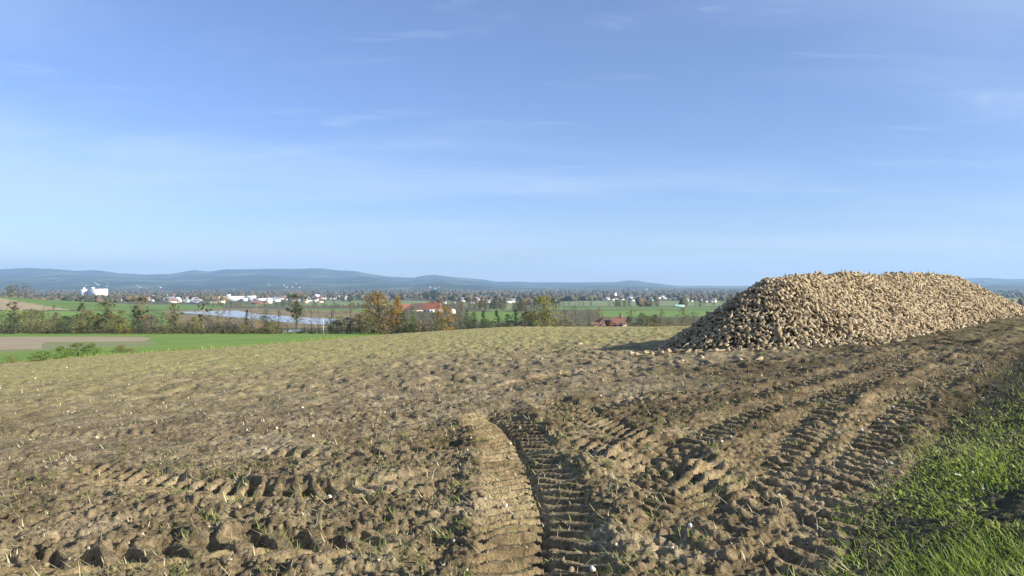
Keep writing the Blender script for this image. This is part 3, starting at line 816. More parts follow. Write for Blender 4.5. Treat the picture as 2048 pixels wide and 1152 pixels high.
# little white blossoms: five petals round a yellow eye, lying open
M_PETAL = plain('white_petal', (0.8, 0.8, 0.76), 0.6)
fl = []
pet = []
for q in range(7):
    a = q * 2 * math.pi / 7
    for (rr_, aa) in ((0.15, a), (1.0, a - 0.26), (1.0, a + 0.26)): pet.append((rr_ * math.cos(aa), rr_ * math.sin(aa), 0.12 if rr_ > 0.5 else 0))
pv = np.array(pet); pf = np.arange(21).reshape(7, 3)
xs, ys_ = [], []
for (px, py) in [(1915, 997), (1922, 1000), (1948, 993), (1968, 823), (1978, 822), (1968, 1032), (1882, 827)]:
    a, b = gp(px, py); xs.append(a); ys_.append(b)
xs, ys_ = np.array(xs), np.array(ys_); n = len(xs)
rot = np.stack([np.array([[1, 0, 0], [0, math.cos(q), -math.sin(q)], [0, math.sin(q), math.cos(q)]]) for q in rng.uniform(0.2, 0.9, n)])
v, f, t = scatter_mesh(pv, pf, np.stack([xs, ys_, H(xs, ys_) + 0.17], 1), rot, rng.uniform(0.008, 0.012, n), np.ones(n))
tag(link('white_blossoms', mesh_np('white_blossoms', v, f, [M_PETAL])), 'tiny white daisy-like blossoms dotted in the verge grass', 'flowers', kind='stuff')
# ragged grassy margin along the left edge of the field
n = 9000; pe = np.array(FIELD_EDGE[1:11]); sl = np.hypot(*np.diff(pe, axis=0).T); cs = np.concatenate([[0], np.cumsum(sl)]); q = rng.uniform(0, cs[-1], n)
x = np.interp(q, cs, pe[:, 0]) + rng.normal(0, 0.5, n); y = np.interp(q, cs, pe[:, 1]) + rng.normal(0, 0.5, n)
v, f, t = blades(x, y, H(x, y) - 0.02, rng.uniform(0.1, 0.38, n) * (0.5 + vnoise(q / 1.5, q * 0, 391)), np.full(n, 0.05), np.abs(rng.normal(0.5, 0.3, n)), rng.uniform(0, 6.283, n), rng.normal(0.1, 0.1, n), np.clip(rng.normal(0.6, 0.3, n), 0, 1), 1)
tag(link('margin_grass', mesh_np('margin_grass', v, f, [M_GRASS], False, {'tint': t})), 'ragged strip of grass between field and left meadow', 'grass', kind='stuff')
# ------------------------------------------------------------------ trees: trunk with limbs, crown of leaf-sized faces
M_BARK = noisy('bark', [(0.3, (0.06, 0.048, 0.036)), (0.7, (0.13, 0.108, 0.085))], 3)
M_BARK_PALE = noisy('pale_bark', [(0.3, (0.26, 0.24, 0.2)), (0.7, (0.42, 0.4, 0.35))], 3)
def leafmat(name, c):
    lo = tuple(k * 0.55 for k in c); hi = tuple(min(k * 1.5, 0.8) for k in c)
    return tinted(name, [(0, lo), (0.5, c), (1, hi)], 0.75, 0.2, 0.3)
LEAF = {k: leafmat('leaves_' + k, c) for k, c in dict(
    olive=(0.20, 0.185, 0.06), green=(0.105, 0.145, 0.048), dark=(0.065, 0.088, 0.038), yellowgreen=(0.27, 0.25, 0.055), gold=(0.38, 0.23, 0.045),
    orange=(0.31, 0.215, 0.075), brown=(0.25, 0.185, 0.085), grey=(0.20, 0.17, 0.115), greygreen=(0.165, 0.18, 0.09), rust=(0.24, 0.10, 0.04), bright=(0.13, 0.19, 0.04)).items()}

class Tri:
    def __init__(s): s.v = []; s.f = []; s.t = []; s.n = 0
    def add(s, v, f, tint=0.5):
        s.v.append(np.asarray(v, float)); s.f.append(np.asarray(f) + s.n); s.n += len(v)
        s.t.append(np.full(len(v), tint) if np.isscalar(tint) else np.asarray(tint))
    def tube(s, a, b, ra, rb, sides=5):
        a = np.array(a, float); b = np.array(b, float); d = b - a; d /= np.linalg.norm(d) + 1e-9
        u = np.cross(d, [0.3, 0.9, 0.1]); u /= np.linalg.norm(u); w = np.cross(d, u)
        an = np.arange(sides) * 2 * math.pi / sides
        ring = np.cos(an)[:, None] * u + np.sin(an)[:, None] * w
        v = np.concatenate([a + ring * ra, b + ring * rb]); f = []
        for k in range(sides):
            k2 = (k + 1) % sides; f += [(k, k2, sides + k2), (k, sides + k2, sides + k)]
        s.add(v, f)
    def leaves(s, cen, spread, size, r_, tint_c=None):
        """one leafy spray per centre point: small pointed triangles turned every way"""
        n = len(cen); p = cen + r_.normal(size=(n, 3)) * spread
        a = r_.normal(size=(n, 3)); a /= np.linalg.norm(a, axis=1)[:, None]
        b = np.cross(a, r_.normal(size=(n, 3))); b /= np.linalg.norm(b, axis=1)[:, None]
        sz = size * r_.uniform(0.6, 1.4, n)[:, None]
        v = np.stack([p - a * sz * 0.6, p + a * sz * 0.5 + b * sz * 0.5, p + a * sz * 0.5 - b * sz * 0.45], 1).reshape(-1, 3)
        t = np.clip((tint_c if tint_c is not None else 0.5) + r_.normal(0, 0.2, n), 0, 1)
        s.add(v, np.arange(3 * n).reshape(n, 3), np.repeat(t, 3))
    def mesh(s, name, m): return mesh_np(name, np.concatenate(s.v), np.concatenate(s.f), [m], False, {'tint': np.concatenate(s.t)})

ENV = {  # crown radius along the height (fractions), the height is 1 and the full width is 1
    'oval':    [(0.12, 0.12), (0.25, 0.38), (0.45, 0.5), (0.65, 0.47), (0.85, 0.3), (1.0, 0.05)],
    'broad':   [(0.10, 0.25), (0.30, 0.46), (0.55, 0.5), (0.8, 0.42), (0.93, 0.26), (1.0, 0.06)],
    'column':  [(0.03, 0.3), (0.2, 0.46), (0.5, 0.5), (0.75, 0.4), (0.9, 0.24), (1.0, 0.04)],
    'cone':    [(0.05, 0.5), (0.3, 0.42), (0.6, 0.25), (0.85, 0.1), (1.0, 0.01)],
    'bush':    [(0.0, 0.38), (0.25, 0.5), (0.55, 0.47), (0.8, 0.33), (1.0, 0.08)],
    'vase':    [(0.25, 0.08), (0.4, 0.25), (0.6, 0.42), (0.8, 0.5), (0.93, 0.36), (1.0, 0.12)],
}
def make_tree(env, seed, height=12.0, width=6.0, clusters=60, per=14, spread=0.42, size=0.34, twigs=0, mistle=0, trunk_r=0.16, stems=1, fork=0.35):
    """nominal-size trunk and crown meshes; the crown is uneven, with clumps and holes"""
    r_ = np.random.default_rng(seed); E = np.array(ENV[env])
    def rad(t): return np.interp(t, E[:, 0], E[:, 1]) * width
    # lumps: the outline swells and shrinks by direction and height
    ph = r_.uniform(0, 6.28, 6)
    def lump(a, t): return 1 + 0.20 * math.sin(2 * a + ph[0] + 4 * t) + 0.16 * math.sin(3 * a + ph[1] - 7 * t) + 0.12 * math.sin(9 * t + ph[2])
    tr = Tri(); cr = Tri(); ms = Tri()
    lean = r_.normal(0, 0.03, 2) * height
    def axis(t): return np.array([lean[0] * t * t, lean[1] * t * t, t * height])
    for s_ in range(stems):
        off = r_.normal(0, 0.12 * width if stems > 1 else 0.0, 2)
        prev = np.array([off[0] * 0.3, off[1] * 0.3, -0.3]); n = 6; top = 0.55 if env in ('oval', 'broad', 'bush') else 0.88
        for k in range(1, n + 1):
            t = top * k / n; q = axis(t) + np.array([off[0] * t * 1.5, off[1] * t * 1.5, 0]) + np.append(r_.normal(0, 0.012 * height, 2), 0)
            tr.tube(prev, q, trunk_r * (1 - 0.85 * (k - 1) / n), trunk_r * (1 - 0.85 * k / n)); prev = q
    cen = []
    for _ in range(clusters):
        t = E[0, 0] + (1 - E[0, 0]) * r_.random() ** 0.85; a = r_.uniform(0, 6.283)
        rr_ = rad(t) * lump(a, t) * (0.25 + 0.75 * r_.random() ** 0.55)
        q = axis(t) + np.array([math.cos(a) * rr_, math.sin(a) * rr_, 0]); cen.append(q)
        if r_.random() < 0.55:
            tb = max(0.08, t - 0.12 - 0.25 * r_.random()); tr.tube(axis(tb), q, trunk_r * 0.28, 0.015, 3)
    cen = np.array(cen)
    if per:
        ctint = np.clip(r_.normal(0.5, 0.22, len(cen)), 0, 1)
        cr.leaves(np.repeat(cen, per, 0), np.array([spread, spread, spread * 0.8]) * (width / 6.0) ** 0.5, size, r_, np.repeat(ctint, per))
    for _ in range(twigs):
        c = cen[r_.integers(len(cen))]; d = r_.normal(size=3); d[2] = abs(d[2]) * 1.3; d /= np.linalg.norm(d)
        l = r_.uniform(0.5, 1.4) * width / 6; tr.tube(c - d * l * 0.4, c + d * l, 0.03, 0.008, 3)
    for _ in range(mistle):
        t = r_.uniform(0.42, 0.98); a = r_.uniform(0, 6.283); rr_ = rad(min(t, 0.9)) * r_.uniform(0.2, 0.95)
        q = axis(t) + np.array([math.cos(a) * rr_, math.sin(a) * rr_, 0])
        tr.tube(axis(max(0.2, t - 0.2)), q, trunk_r * 0.3, 0.03, 3)
        bal = r_.uniform(0.35, 0.62)
        dirs = r_.normal(size=(70, 3)); dirs /= np.linalg.norm(dirs, axis=1)[:, None]
        ms.leaves(q + dirs * bal * r_.uniform(0.2, 1, (70, 1)) ** 0.5, 0.05, 0.24, r_)
    tm = tr.mesh('trunk', M_BARK)
    cm = cr.mesh('crown', LEAF['olive']) if cr.n else None
    mm = ms.mesh('mistletoe', LEAF['dark']) if ms.n else None
    return dict(trunk=tm, crown=cm, mistletoe=mm, h=height, w=width)

KIND = {
    'mistle_a': make_tree('vase', 601, 13, 6, 52, 8, 0.5, 0.3, 60, 16),
    'mistle_b': make_tree('vase', 602, 13, 6, 60, 10, 0.5, 0.3, 70, 22),
    'mistle_c': make_tree('oval', 603, 13, 6, 56, 9, 0.5, 0.3, 80, 13),
    'dense_a': make_tree('oval', 604, 12, 6, 95, 14),
    'dense_b': make_tree('broad', 605, 12, 7, 110, 14),
    'dense_c': make_tree('broad', 606, 12, 7, 85, 13),
    'column_a': make_tree('column', 607, 12, 4, 80, 13, 0.3, 0.3),
    'column_b': make_tree('column', 608, 12, 3.4, 60, 12, 0.3, 0.3),
    'bare_a': make_tree('oval', 609, 12, 6, 60, 3, 0.6, 0.26, 200),
    'bare_b': make_tree('broad', 610, 12, 7, 70, 4, 0.6, 0.26, 240),
    'thin_a': make_tree('oval', 611, 12, 5, 50, 6, 0.55, 0.28, 90),
    'thin_b': make_tree('column', 612, 12, 4, 46, 6, 0.5, 0.28, 80),
    'bush_a': make_tree('bush', 613, 5, 6, 70, 13, 0.34, 0.3, stems=4, trunk_r=0.09),
    'bush_b': make_tree('bush', 614, 5, 7, 80, 12, 0.36, 0.3, stems=4, trunk_r=0.09),
    'bush_c': make_tree('bush', 615, 5, 6, 55, 8, 0.4, 0.28, 60, stems=5, trunk_r=0.08),
    'cone_a': make_tree('cone', 616, 12, 4, 80, 13, 0.3, 0.3),
    'poplar_a': make_tree('broad', 617, 18, 13, 190, 17, 0.5, 0.42, 140, trunk_r=0.35),
    'poplar_b': make_tree('oval', 618, 17, 8, 130, 17, 0.45, 0.42, 60, trunk_r=0.28),
}
def plant(name, kind, x, y, height, width, leaf, label, cat='tree', group=None, bark=None, rz=None, sink=0.0):
    K = KIND[kind]; o = empty(name, (x, y, h1(x, y) - sink), random.uniform(0, 6.28) if rz is None else rz)
    sc = (width / K['w'], width / K['w'], height / K['h'])
    for part, me, m in (('trunk', K['trunk'], bark or M_BARK), ('crown', K['crown'], LEAF[leaf]), ('mistletoe', K['mistletoe'], None)):
        if me is None: continue
        nm = part if cat == 'tree' else {'trunk': 'stems', 'crown': 'foliage', 'mistletoe': 'mistletoe'}[part]
        c = link(nm, me, o); c.scale = sc
        if m is not None and me.materials[0] != m:
            c.material_slots[0].link = 'OBJECT'; c.material_slots[0].material = m
    return tag(o, label, cat, group)
def row_tree(px, top, wpx, y, kind, leaf, name, label, cat='tree', group='trees of the belt below the field', bark=None):
    """a tree of the belt: picture column, picture row of its top, width in picture pixels, distance"""
    x = tanpx(px) * y; zb = h1(x, y); ht = EYE - (top - HORIZ) / FPX * y - zb
    plant(name, kind, x, y, ht, wpx / FPX * y, leaf, label, cat, group, bark)

BELT = [
 (28, 602, 34, 262, 'mistle_a', 'olive', 'poplar_tree', 'leftmost tall sparse poplar with dark mistletoe balls in its top'),
 (22, 636, 40, 255, 'bush_a', 'dark', 'bush', 'dark rounded bush at the foot of the leftmost mistletoe poplar'),
 (60, 618, 44, 272, 'thin_a', 'greygreen', 'willow_tree', 'pale thin-leaved willow right of the leftmost mistletoe poplar'),
 (86, 615, 34, 274, 'thin_b', 'greygreen', 'willow_tree', 'slender pale willow, second of three near the left edge'),
 (108, 612, 26, 276, 'bare_a', 'grey', 'willow_tree', 'nearly bare slender willow before the green hillside, third of three'),
 (92, 648, 46, 258, 'bush_c', 'olive', 'bush', 'loose olive bush under the pale willows on the left'),
 (133, 633, 38, 262, 'dense_c', 'dark', 'evergreen_tree', 'dark green low tree left of the second mistletoe poplar'),
 (118, 650, 34, 256, 'bush_b', 'dark', 'bush', 'blackish green bush in front of the dark low tree on the left'),
 (166, 606, 30, 262, 'mistle_c', 'olive', 'poplar_tree', 'tall thin poplar with mistletoe, second from the left'),
 (160, 640, 30, 257, 'bush_a', 'olive', 'bush', 'grey-green bush hugging the trunk of the second mistletoe poplar'),
 (177, 646, 20, 255, 'bush_b', 'dark', 'bush', 'small dark bush right of the second mistletoe poplar'),
 (212, 602, 38, 266, 'mistle_b', 'olive', 'poplar_tree', 'broad poplar full of mistletoe in front of the left green hillside'),
 (196, 630, 26, 264, 'dense_a', 'olive', 'leafy_tree', 'olive leafy tree under the broad mistletoe poplar on its left'),
 (222, 628, 30, 262, 'dense_b', 'olive', 'leafy_tree', 'olive leafy tree under the broad mistletoe poplar on its right'),
 (246, 622, 36, 264, 'dense_c', 'olive', 'leafy_tree', 'rounded olive tree left of the tall brownish mistletoe poplar'),
 (247, 648, 32, 256, 'bush_a', 'yellowgreen', 'bush', 'yellowish bush at the foot of the rounded olive tree'),
 (277, 592, 46, 268, 'mistle_b', 'brown', 'poplar_tree', 'tallest brownish mistletoe poplar of the left belt'),
 (276, 640, 34, 258, 'bush_b', 'dark', 'bush', 'dark bush under the tallest brownish mistletoe poplar'),
 (302, 618, 38, 264, 'bare_b', 'grey', 'bare_tree', 'grey twiggy leafless tree right of the tallest brownish poplar'),
 (300, 642, 40, 256, 'bush_c', 'grey', 'bush', 'dark twiggy bush below the grey leafless tree'),
 (325, 650, 26, 256, 'bush_a', 'olive', 'bush', 'small olive bush in the gap before the column-shaped tree'),
 (349, 607, 29, 262, 'column_a', 'olive', 'column_tree', 'dense dark olive column-shaped tree standing apart'),
 (372, 642, 30, 264, 'bush_c', 'orange', 'bush', 'orange-brown bush right of the column-shaped tree'),
 (392, 645, 30, 258, 'bush_a', 'olive', 'bush', 'olive bush left of the thin trunked poplar by the pond'),
 (406, 605, 32, 262, 'mistle_a', 'olive', 'poplar_tree', 'poplar with pale trunk and mistletoe before the left end of the pond'),
 (425, 640, 40, 268, 'bare_b', 'brown', 'bare_tree', 'brown leafless tree left below the pond'),
 (447, 622, 34, 266, 'bare_a', 'brown', 'bare_tree', 'dark-stemmed leafless tree in front of the pond'),
 (470, 634, 36, 268, 'bare_b', 'brown', 'bare_tree', 'rounded brown leafless tree left of the slender dark conifer'),
 (492, 620, 15, 258, 'cone_a', 'dark', 'conifer_tree', 'slender dark conifer in front of the pond'),
 (484, 652, 26, 254, 'bush_b', 'olive', 'bush', 'dark olive bush beneath the slender conifer'),
 (514, 610, 28, 260, 'bare_a', 'orange', 'bare_tree', 'thin orange-brown tree with forked pale trunk by the pond'),
 (516, 644, 22, 257, 'bush_c', 'gold', 'bush', 'yellow low leaves around the forked pale trunk'),
 (545, 645, 38, 256, 'bush_a', 'olive', 'bush', 'olive-brown bush between two ponds'),
 (592, 586, 46, 258, 'mistle_b', 'olive', 'poplar_tree', 'tall leaning poplar with mistletoe in front of the pond'),
 (575, 640, 24, 268, 'bare_a', 'brown', 'bare_tree', 'thin brown leafless tree left of the leaning poplar'),
 (622, 612, 16, 264, 'thin_b', 'brown', 'slender_tree', 'slender half bare tree left of the white pole'),
 (637, 618, 12, 270, 'bare_a', 'grey', 'slender_tree', 'very thin leafless tree just behind the white pole'),
 (662, 618, 28, 262, 'thin_a', 'olive', 'thin_tree', 'light thin-crowned tree right of the white pole'),
 (672, 642, 34, 258, 'bush_b', 'dark', 'bush', 'dark bush right of the white pole'),
 (700, 606, 36, 266, 'thin_a', 'olive', 'thin_tree', 'pale loose tree left of the great orange poplar'),
 (694, 636, 34, 260, 'dense_c', 'dark', 'leafy_tree', 'dark green low tree left of the great orange poplar'),
 (718, 628, 30, 262, 'dense_a', 'olive', 'leafy_tree', 'olive tree under the left side of the great orange poplar'),
 (760, 586, 78, 256, 'poplar_a', 'orange', 'big_poplar', 'great broad orange-brown poplar, widest crown of the belt'),
 (793, 596, 32, 252, 'poplar_b', 'gold', 'big_poplar', 'bright golden poplar against the right side of the great orange one'),
 (742, 632, 40, 250, 'bush_b', 'olive', 'bush', 'olive thicket beneath the great orange poplar'),
 (770, 634, 36, 250, 'bush_a', 'brown', 'bush', 'brownish thicket beneath the great orange poplar'),
 (812, 622, 30, 252, 'dense_a', 'greygreen', 'leafy_tree', 'greyish green tree right of the golden poplar'),
 (826, 632, 20, 248, 'bush_a', 'bright', 'bush', 'fresh green bush right of the golden poplar'),
 (846, 626, 46, 254, 'bare_b', 'grey', 'bare_tree', 'wide grey leafless tree below the red-roofed farm'),
 (848, 642, 46, 246, 'bush_c', 'brown', 'bush', 'brown twiggy bush below the wide grey leafless tree'),
 (873, 620, 32, 250, 'dense_b', 'brown', 'leafy_tree', 'brownish olive tree left of the yellow tree'),
 (896, 616, 40, 246, 'dense_c', 'gold', 'leafy_tree', 'yellow leafed tree in front of the red-roofed farm'),
 (884, 636, 24, 244, 'bush_b', 'olive', 'bush', 'olive bush at the left foot of the yellow tree'),
 (920, 624, 28, 250, 'thin_a', 'greygreen', 'thin_tree', 'grey-green tree right of the yellow tree'),
 (935, 618, 14, 250, 'column_b', 'green', 'column_tree', 'narrow green column tree, first of the green row'),
 (950, 624, 22, 252, 'dense_a', 'greygreen', 'leafy_tree', 'grey-green rounded tree, second of the green row'),
 (966, 622, 22, 248, 'cone_a', 'green', 'conifer_tree', 'dark pointed tree left of the bright green gap'),
 (975, 640, 18, 246, 'bush_a', 'green', 'bush', 'small green bush at the left side of the bright green gap'),
 (997, 621, 24, 248, 'cone_a', 'green', 'conifer_tree', 'dark pointed tree right of the bright green gap'),
 (984, 643, 16, 246, 'bush_b', 'green', 'bush', 'low green bush inside the bright green gap'),
 (1015, 628, 18, 250, 'column_b', 'greygreen', 'column_tree', 'short grey-green column tree right of the bright green gap'),
 (1031, 620, 18, 250, 'column_a', 'green', 'column_tree', 'green column tree left of the big olive trees'),
 (1050, 603, 46, 252, 'thin_a', 'brown', 'leafy_tree', 'olive-brown tall tree left of the big yellow-green one'),
 (1058, 625, 40, 248, 'dense_b', 'olive', 'leafy_tree', 'olive undergrowth tree left of the big yellow-green one'),
 (1090, 594, 58, 246, 'dense_b', 'yellowgreen', 'big_tree', 'big dense yellow-green tree, the widest of the middle'),
 (1088, 622, 58, 243, 'bush_b', 'olive', 'bush', 'olive skirt of bushes beneath the big yellow-green tree'),
 (1130, 612, 24, 256, 'thin_b', 'greygreen', 'thin_tree', 'grey thin tree right of the big yellow-green one'),
 (1152, 610, 28, 258, 'thin_a', 'greygreen', 'thin_tree', 'twin-crowned grey-green tree left of the rust-roofed farm'),
 (1135, 634, 30, 250, 'bush_c', 'brown', 'bush', 'brown bush between the grey trees left of the rust-roofed farm'),
 (1178, 618, 28, 254, 'bare_b', 'grey', 'bare_tree', 'dark grey half bare tree left behind the rust roofs'),
 (1199, 616, 22, 300, 'thin_a', 'rust', 'thin_tree', 'reddish brown tree standing up behind the rust roofs'),
 (1240, 627, 24, 330, 'bare_a', 'grey', 'bare_tree', 'greyish tree behind the right end of the rust roofs'),
 (1263, 612, 24, 262, 'thin_b', 'brown', 'thin_tree', 'tall thin brown tree right of the rust roofs'),
 (1281, 626, 28, 256, 'dense_a', 'greygreen', 'leafy_tree', 'dark bushy tree right of the tall thin brown tree'),
 (1258, 634, 20, 254, 'bush_b', 'dark', 'bush', 'dark bush at the foot of the tall thin brown tree'),
 (1321, 620, 30, 262, 'thin_a', 'brown', 'thin_tree', 'rounded brown tree half way between rust roofs and heap'),
 (1345, 638, 30, 258, 'bush_c', 'brown', 'bush', 'brown bush left of the last trees before the heap'),
 (1366, 614, 34, 262, 'thin_a', 'olive', 'thin_tree', 'olive-brown tree nearest the foot of the heap'),
 (1388, 624, 34, 266, 'bare_b', 'grey', 'bare_tree', 'pale twiggy tree beside the foot of the heap'),
 (1300, 644, 26, 256, 'bush_a', 'olive', 'bush', 'olive bush right of the dark bushy tree'),
 (1425, 630, 30, 280, 'bare_b', 'brown', 'bare_tree', 'brown twiggy tree partly hidden by the heap'),
]
for px, top, wpx, yy, kind, leaf, name, label in BELT:
    row_tree(px, top, wpx, yy, kind, leaf, name, label, 'bush' if name == 'bush' else 'tree', 'bushes of the belt below the field' if name == 'bush' else 'trees of the belt below the field',
             M_BARK_PALE if 'pale trunk' in label and name != 'bush' else None)
for px, top, wpx, kind, leaf, label in [(418, 624, 18, 'bare_a', 'brown', 'thin brown tree right of the pale-trunked poplar'), (436, 616, 20, 'thin_b', 'olive', 'slim olive tree before the left part of the pond'),
        (459, 620, 20, 'bare_a', 'grey', 'grey leafless tree before the left part of the pond'), (504, 622, 20, 'thin_a', 'brown', 'brown half bare tree right of the slender conifer'), (532, 618, 22, 'bare_b', 'grey', 'grey leafless tree before the middle of the pond'),
        (556, 622, 24, 'thin_a', 'olive', 'olive half bare tree left of the tall leaning poplar'), (608, 620, 18, 'bare_a', 'brown', 'brown leafless tree right of the tall leaning poplar')]:
    row_tree(px, top, wpx, 262, kind, leaf, 'pond_tree', label, 'tree', 'thin trees before the pond')
# second row of the belt, half hidden behind the first
rr2 = random.Random(5)
for px in range(-20, 1440, 17):
    if 565 < px < 660 or 968 < px < 996 or 1180 < px < 1256: continue
    pxx = px + rr2.uniform(-7, 7); left = pxx < 380
    row_tree(pxx, rr2.uniform(622, 646) if left else rr2.uniform(628, 650), rr2.uniform(24, 46), rr2.uniform(278, 300), rr2.choice(('dense_a', 'dense_b', 'dense_c', 'thin_a', 'bare_b', 'thin_b')),
             rr2.choice(('olive', 'olive', 'greygreen', 'grey', 'brown', 'green')), 'back_row_tree', 'low leafy tree of the second row of the belt, half hidden by the front trees', 'tree', 'second row of the tree belt')
# undergrowth filling the belt
M_UNDER = tinted('undergrowth', [(0, (0.035, 0.038, 0.018)), (0.5, (0.085, 0.075, 0.038)), (1, (0.15, 0.13, 0.06))], 0.85, 0.2, 0.2)
ug = Tri(); r_ = np.random.default_rng(33)
n = 1100; pxs = r_.uniform(-80, 1450, n); yy = r_.uniform(250, 285, n)
keep = ~((pxs > 560) & (pxs < 660) & (r_.random(n) < 0.7)); pxs, yy = pxs[keep], yy[keep]
cx = tanpx(pxs) * yy; cz = H(cx, yy)
hh = r_.uniform(0.8, 3.4, len(cx)); hh *= np.where((pxs > 380) & (pxs < 660), 0.6, 1.0)
cen = np.repeat(np.stack([cx, yy, cz + hh * 0.45], 1), 26, 0)
ug.leaves(cen, np.repeat(np.stack([hh * 0.5, hh * 0.5, hh * 0.3], 1), 26, 0), 0.36, r_, np.repeat(np.clip(r_.normal(0.4, 0.25, len(cx)), 0, 1), 26))
tag(link('undergrowth', ug.mesh('undergrowth', M_UNDER)), 'tangled dark undergrowth along the foot of the tree belt', 'undergrowth', kind='stuff')

# shrubs on the left edge of the field
for px, py, wpx, hpx, kind, leaf, label in [
    (22, 727, 30, 14, 'bush_c', 'olive', 'small straggly shrub at the far left field edge'),
    (82, 722, 52, 15, 'bush_a', 'bright', 'low green shrub left of the biggest field-edge shrub'),
    (122, 717, 32, 19, 'bush_b', 'bright', 'green shrub joined to the left side of the biggest field-edge shrub'),
    (156, 713, 48, 21, 'bush_a', 'bright', 'biggest bright green shrub on the left field edge'),
    (184, 711, 34, 19, 'bush_b', 'bright', 'yellowish green shrub at the right end of the shrub clump'),
    (240, 706, 36, 12, 'bush_a', 'olive', 'low dark shrub standing alone right of the shrub clump'),
    (262, 705, 22, 8, 'bush_c', 'brown', 'very low brownish shrub, rightmost on the left field edge')]:
    x, y = gp(px, py)
    plant('shrub', kind, x, y, hpx / FPX * y * 1.3, wpx / FPX * y, leaf, label, 'shrub', 'shrubs on the left field edge', sink=0.05)
# trees on the brow of the left hill
for px, top, wpx, leaf, kind, label in [(22, 571, 20, 'olive', 'dense_a', 'olive tree, left one on top of the left hill'), (36, 567, 22, 'brown', 'thin_a', 'pale brownish tree, middle one on top of the left hill'),
                                  (52, 566, 24, 'grey', 'bare_b', 'dark spreading leafless tree, right one on top of the left hill')]:
    row_tree(px, top, wpx, 765, kind, leaf, 'hill_tree', label, 'tree', 'trees on top of the left hill')

# white pole
x, y = tanpx(646.5) * 255, 255.0
pole = Tri(); pole.tube((0, 0, -0.3), (0, 0, 5.2), 0.12, 0.10, 10); pole.tube((0, 0, 5.2), (0, 0, 5.32), 0.15, 0.13, 10); pole.tube((0, 0, -0.3), (0, 0, 0.25), 0.2, 0.17, 10)
tag(link('white_pole', pole.mesh('white_pole', plain('white_paint', (0.62, 0.6, 0.54), 0.6)), None, (x, y, h1(x, y))), 'upright white pole among the trees right of the pond', 'pole')

# ------------------------------------------------------------------ buildings of the valley
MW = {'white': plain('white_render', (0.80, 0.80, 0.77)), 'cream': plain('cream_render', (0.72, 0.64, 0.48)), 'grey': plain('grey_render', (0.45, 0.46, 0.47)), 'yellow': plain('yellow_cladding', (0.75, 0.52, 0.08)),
      'beige': plain('beige_render', (0.6, 0.5, 0.38)), 'pale': plain('pale_cladding', (0.62, 0.70, 0.76)), 'mint': plain('mint_sheet', (0.50, 0.72, 0.62)), 'rust': plain('brick_wall', (0.25, 0.15, 0.11))}
MR = {'red': plain('red_tiles', (0.33, 0.12, 0.075)), 'brown': plain('brown_tiles', (0.12, 0.075, 0.06)), 'dark': plain('dark_tiles', (0.10, 0.085, 0.085)), 'grey': plain('grey_roofing', (0.28, 0.29, 0.31)),
      'rust': plain('rust_tiles', (0.27, 0.135, 0.09)), 'flat': plain('flat_roofing', (0.5, 0.5, 0.5)), 'white': plain('white_sheet_roof', (0.75, 0.76, 0.78)), 'mint': plain('mint_roof', (0.42, 0.62, 0.55))}
M_GLASS, _n2, _b2 = mat('window_glass', 0.08, 0.6)
_b2.inputs['Base Color'].default_value = (0.03, 0.035, 0.045, 1)
def box_mesh(name, x0, x1, y0, y1, z0, z1, m):
    v = np.array([(x, y, z) for z in (z0, z1) for x, y in ((x0, y0), (x1, y0), (x1, y1), (x0, y1))], float)
    f = np.array([(0, 3, 2, 1), (4, 5, 6, 7), (0, 1, 5, 4), (1, 2, 6, 5), (2, 3, 7, 6), (3, 0, 4, 7)])
    return mesh_np(name, v, f, [m])
def roof_mesh(name, w, d, z, rh, hip, m, over=0.4):
    a, b = w / 2 + over, d / 2 + over; hx = max(a - b * hip * 1.2, 0.2) if hip else a
    v = np.array([(-a, -b, z), (a, -b, z), (a, b, z), (-a, b, z), (-hx, 0, z + rh), (hx, 0, z + rh), (-a, -b, z + 0.003), (a, -b, z + 0.003)], float)
    me = bpy.data.meshes.new(name)
    me.from_pydata(v[:6].tolist(), [], [(0, 1, 5, 4), (2, 3, 4, 5), (1, 2, 5), (3, 0, 4), (3, 2, 1, 0)]); me.materials.append(m); me.update()
    return me
def house(name, px, base, wpx, y, hpx, wall, roof, label, cat='house', group=None, rz=None, depth=None, rh=None, hip=0, windows=0, base_z=None, flat=False, chimney=False):
    x = tanpx(px) * y; w = wpx / FPX * y; h = hpx / FPX * y
    z = h1(x, y) if base_z is None else base_z
    zz = EYE - (base - HORIZ) / FPX * y
    z0 = min(z, zz) if base is not None else z
    o = empty(name, (x, y, z0), random.uniform(-0.5, 0.5) if rz is None else rz)
    lift = max(0.0, zz - z0)
    d = depth or w * 0.75
    rise = 0 if flat else (rh if rh else min(w, d) * 0.42)
    wh = max(h - rise, h * 0.5) + lift
    link('wall', box_mesh('wall', -w / 2, w / 2, -d / 2, d / 2, -0.5, wh, MW[wall]), o)
    if flat:
        link('roof', box_mesh('roof', -w / 2 - 0.2, w / 2 + 0.2, -d / 2 - 0.2, d / 2 + 0.2, wh, wh + 0.5, MR[roof]), o)
    else:
        rf = link('roof', roof_mesh('roof', w, d, wh - 0.05, rise, hip, MR[roof]), o)
        if chimney: link('chimney', box_mesh('chimney', w * 0.12, w * 0.12 + 0.9, -0.45, 0.45, wh + rise * 0.5, wh + rise + 0.9, MW['rust']), rf)
    if windows:
        wz = lift + (wh - lift) * 0.42; ww = min(1.3, w / windows * 0.45)
        me = box_mesh('window', -ww / 2, ww / 2, -0.06, 0.1, 0, 1.5, M_GLASS)
        for k in range(windows):
            link('window', me, o, (-w / 2 + w * (k + 0.5) / windows, -d / 2, wz))
    return tag(o, label, cat, group)

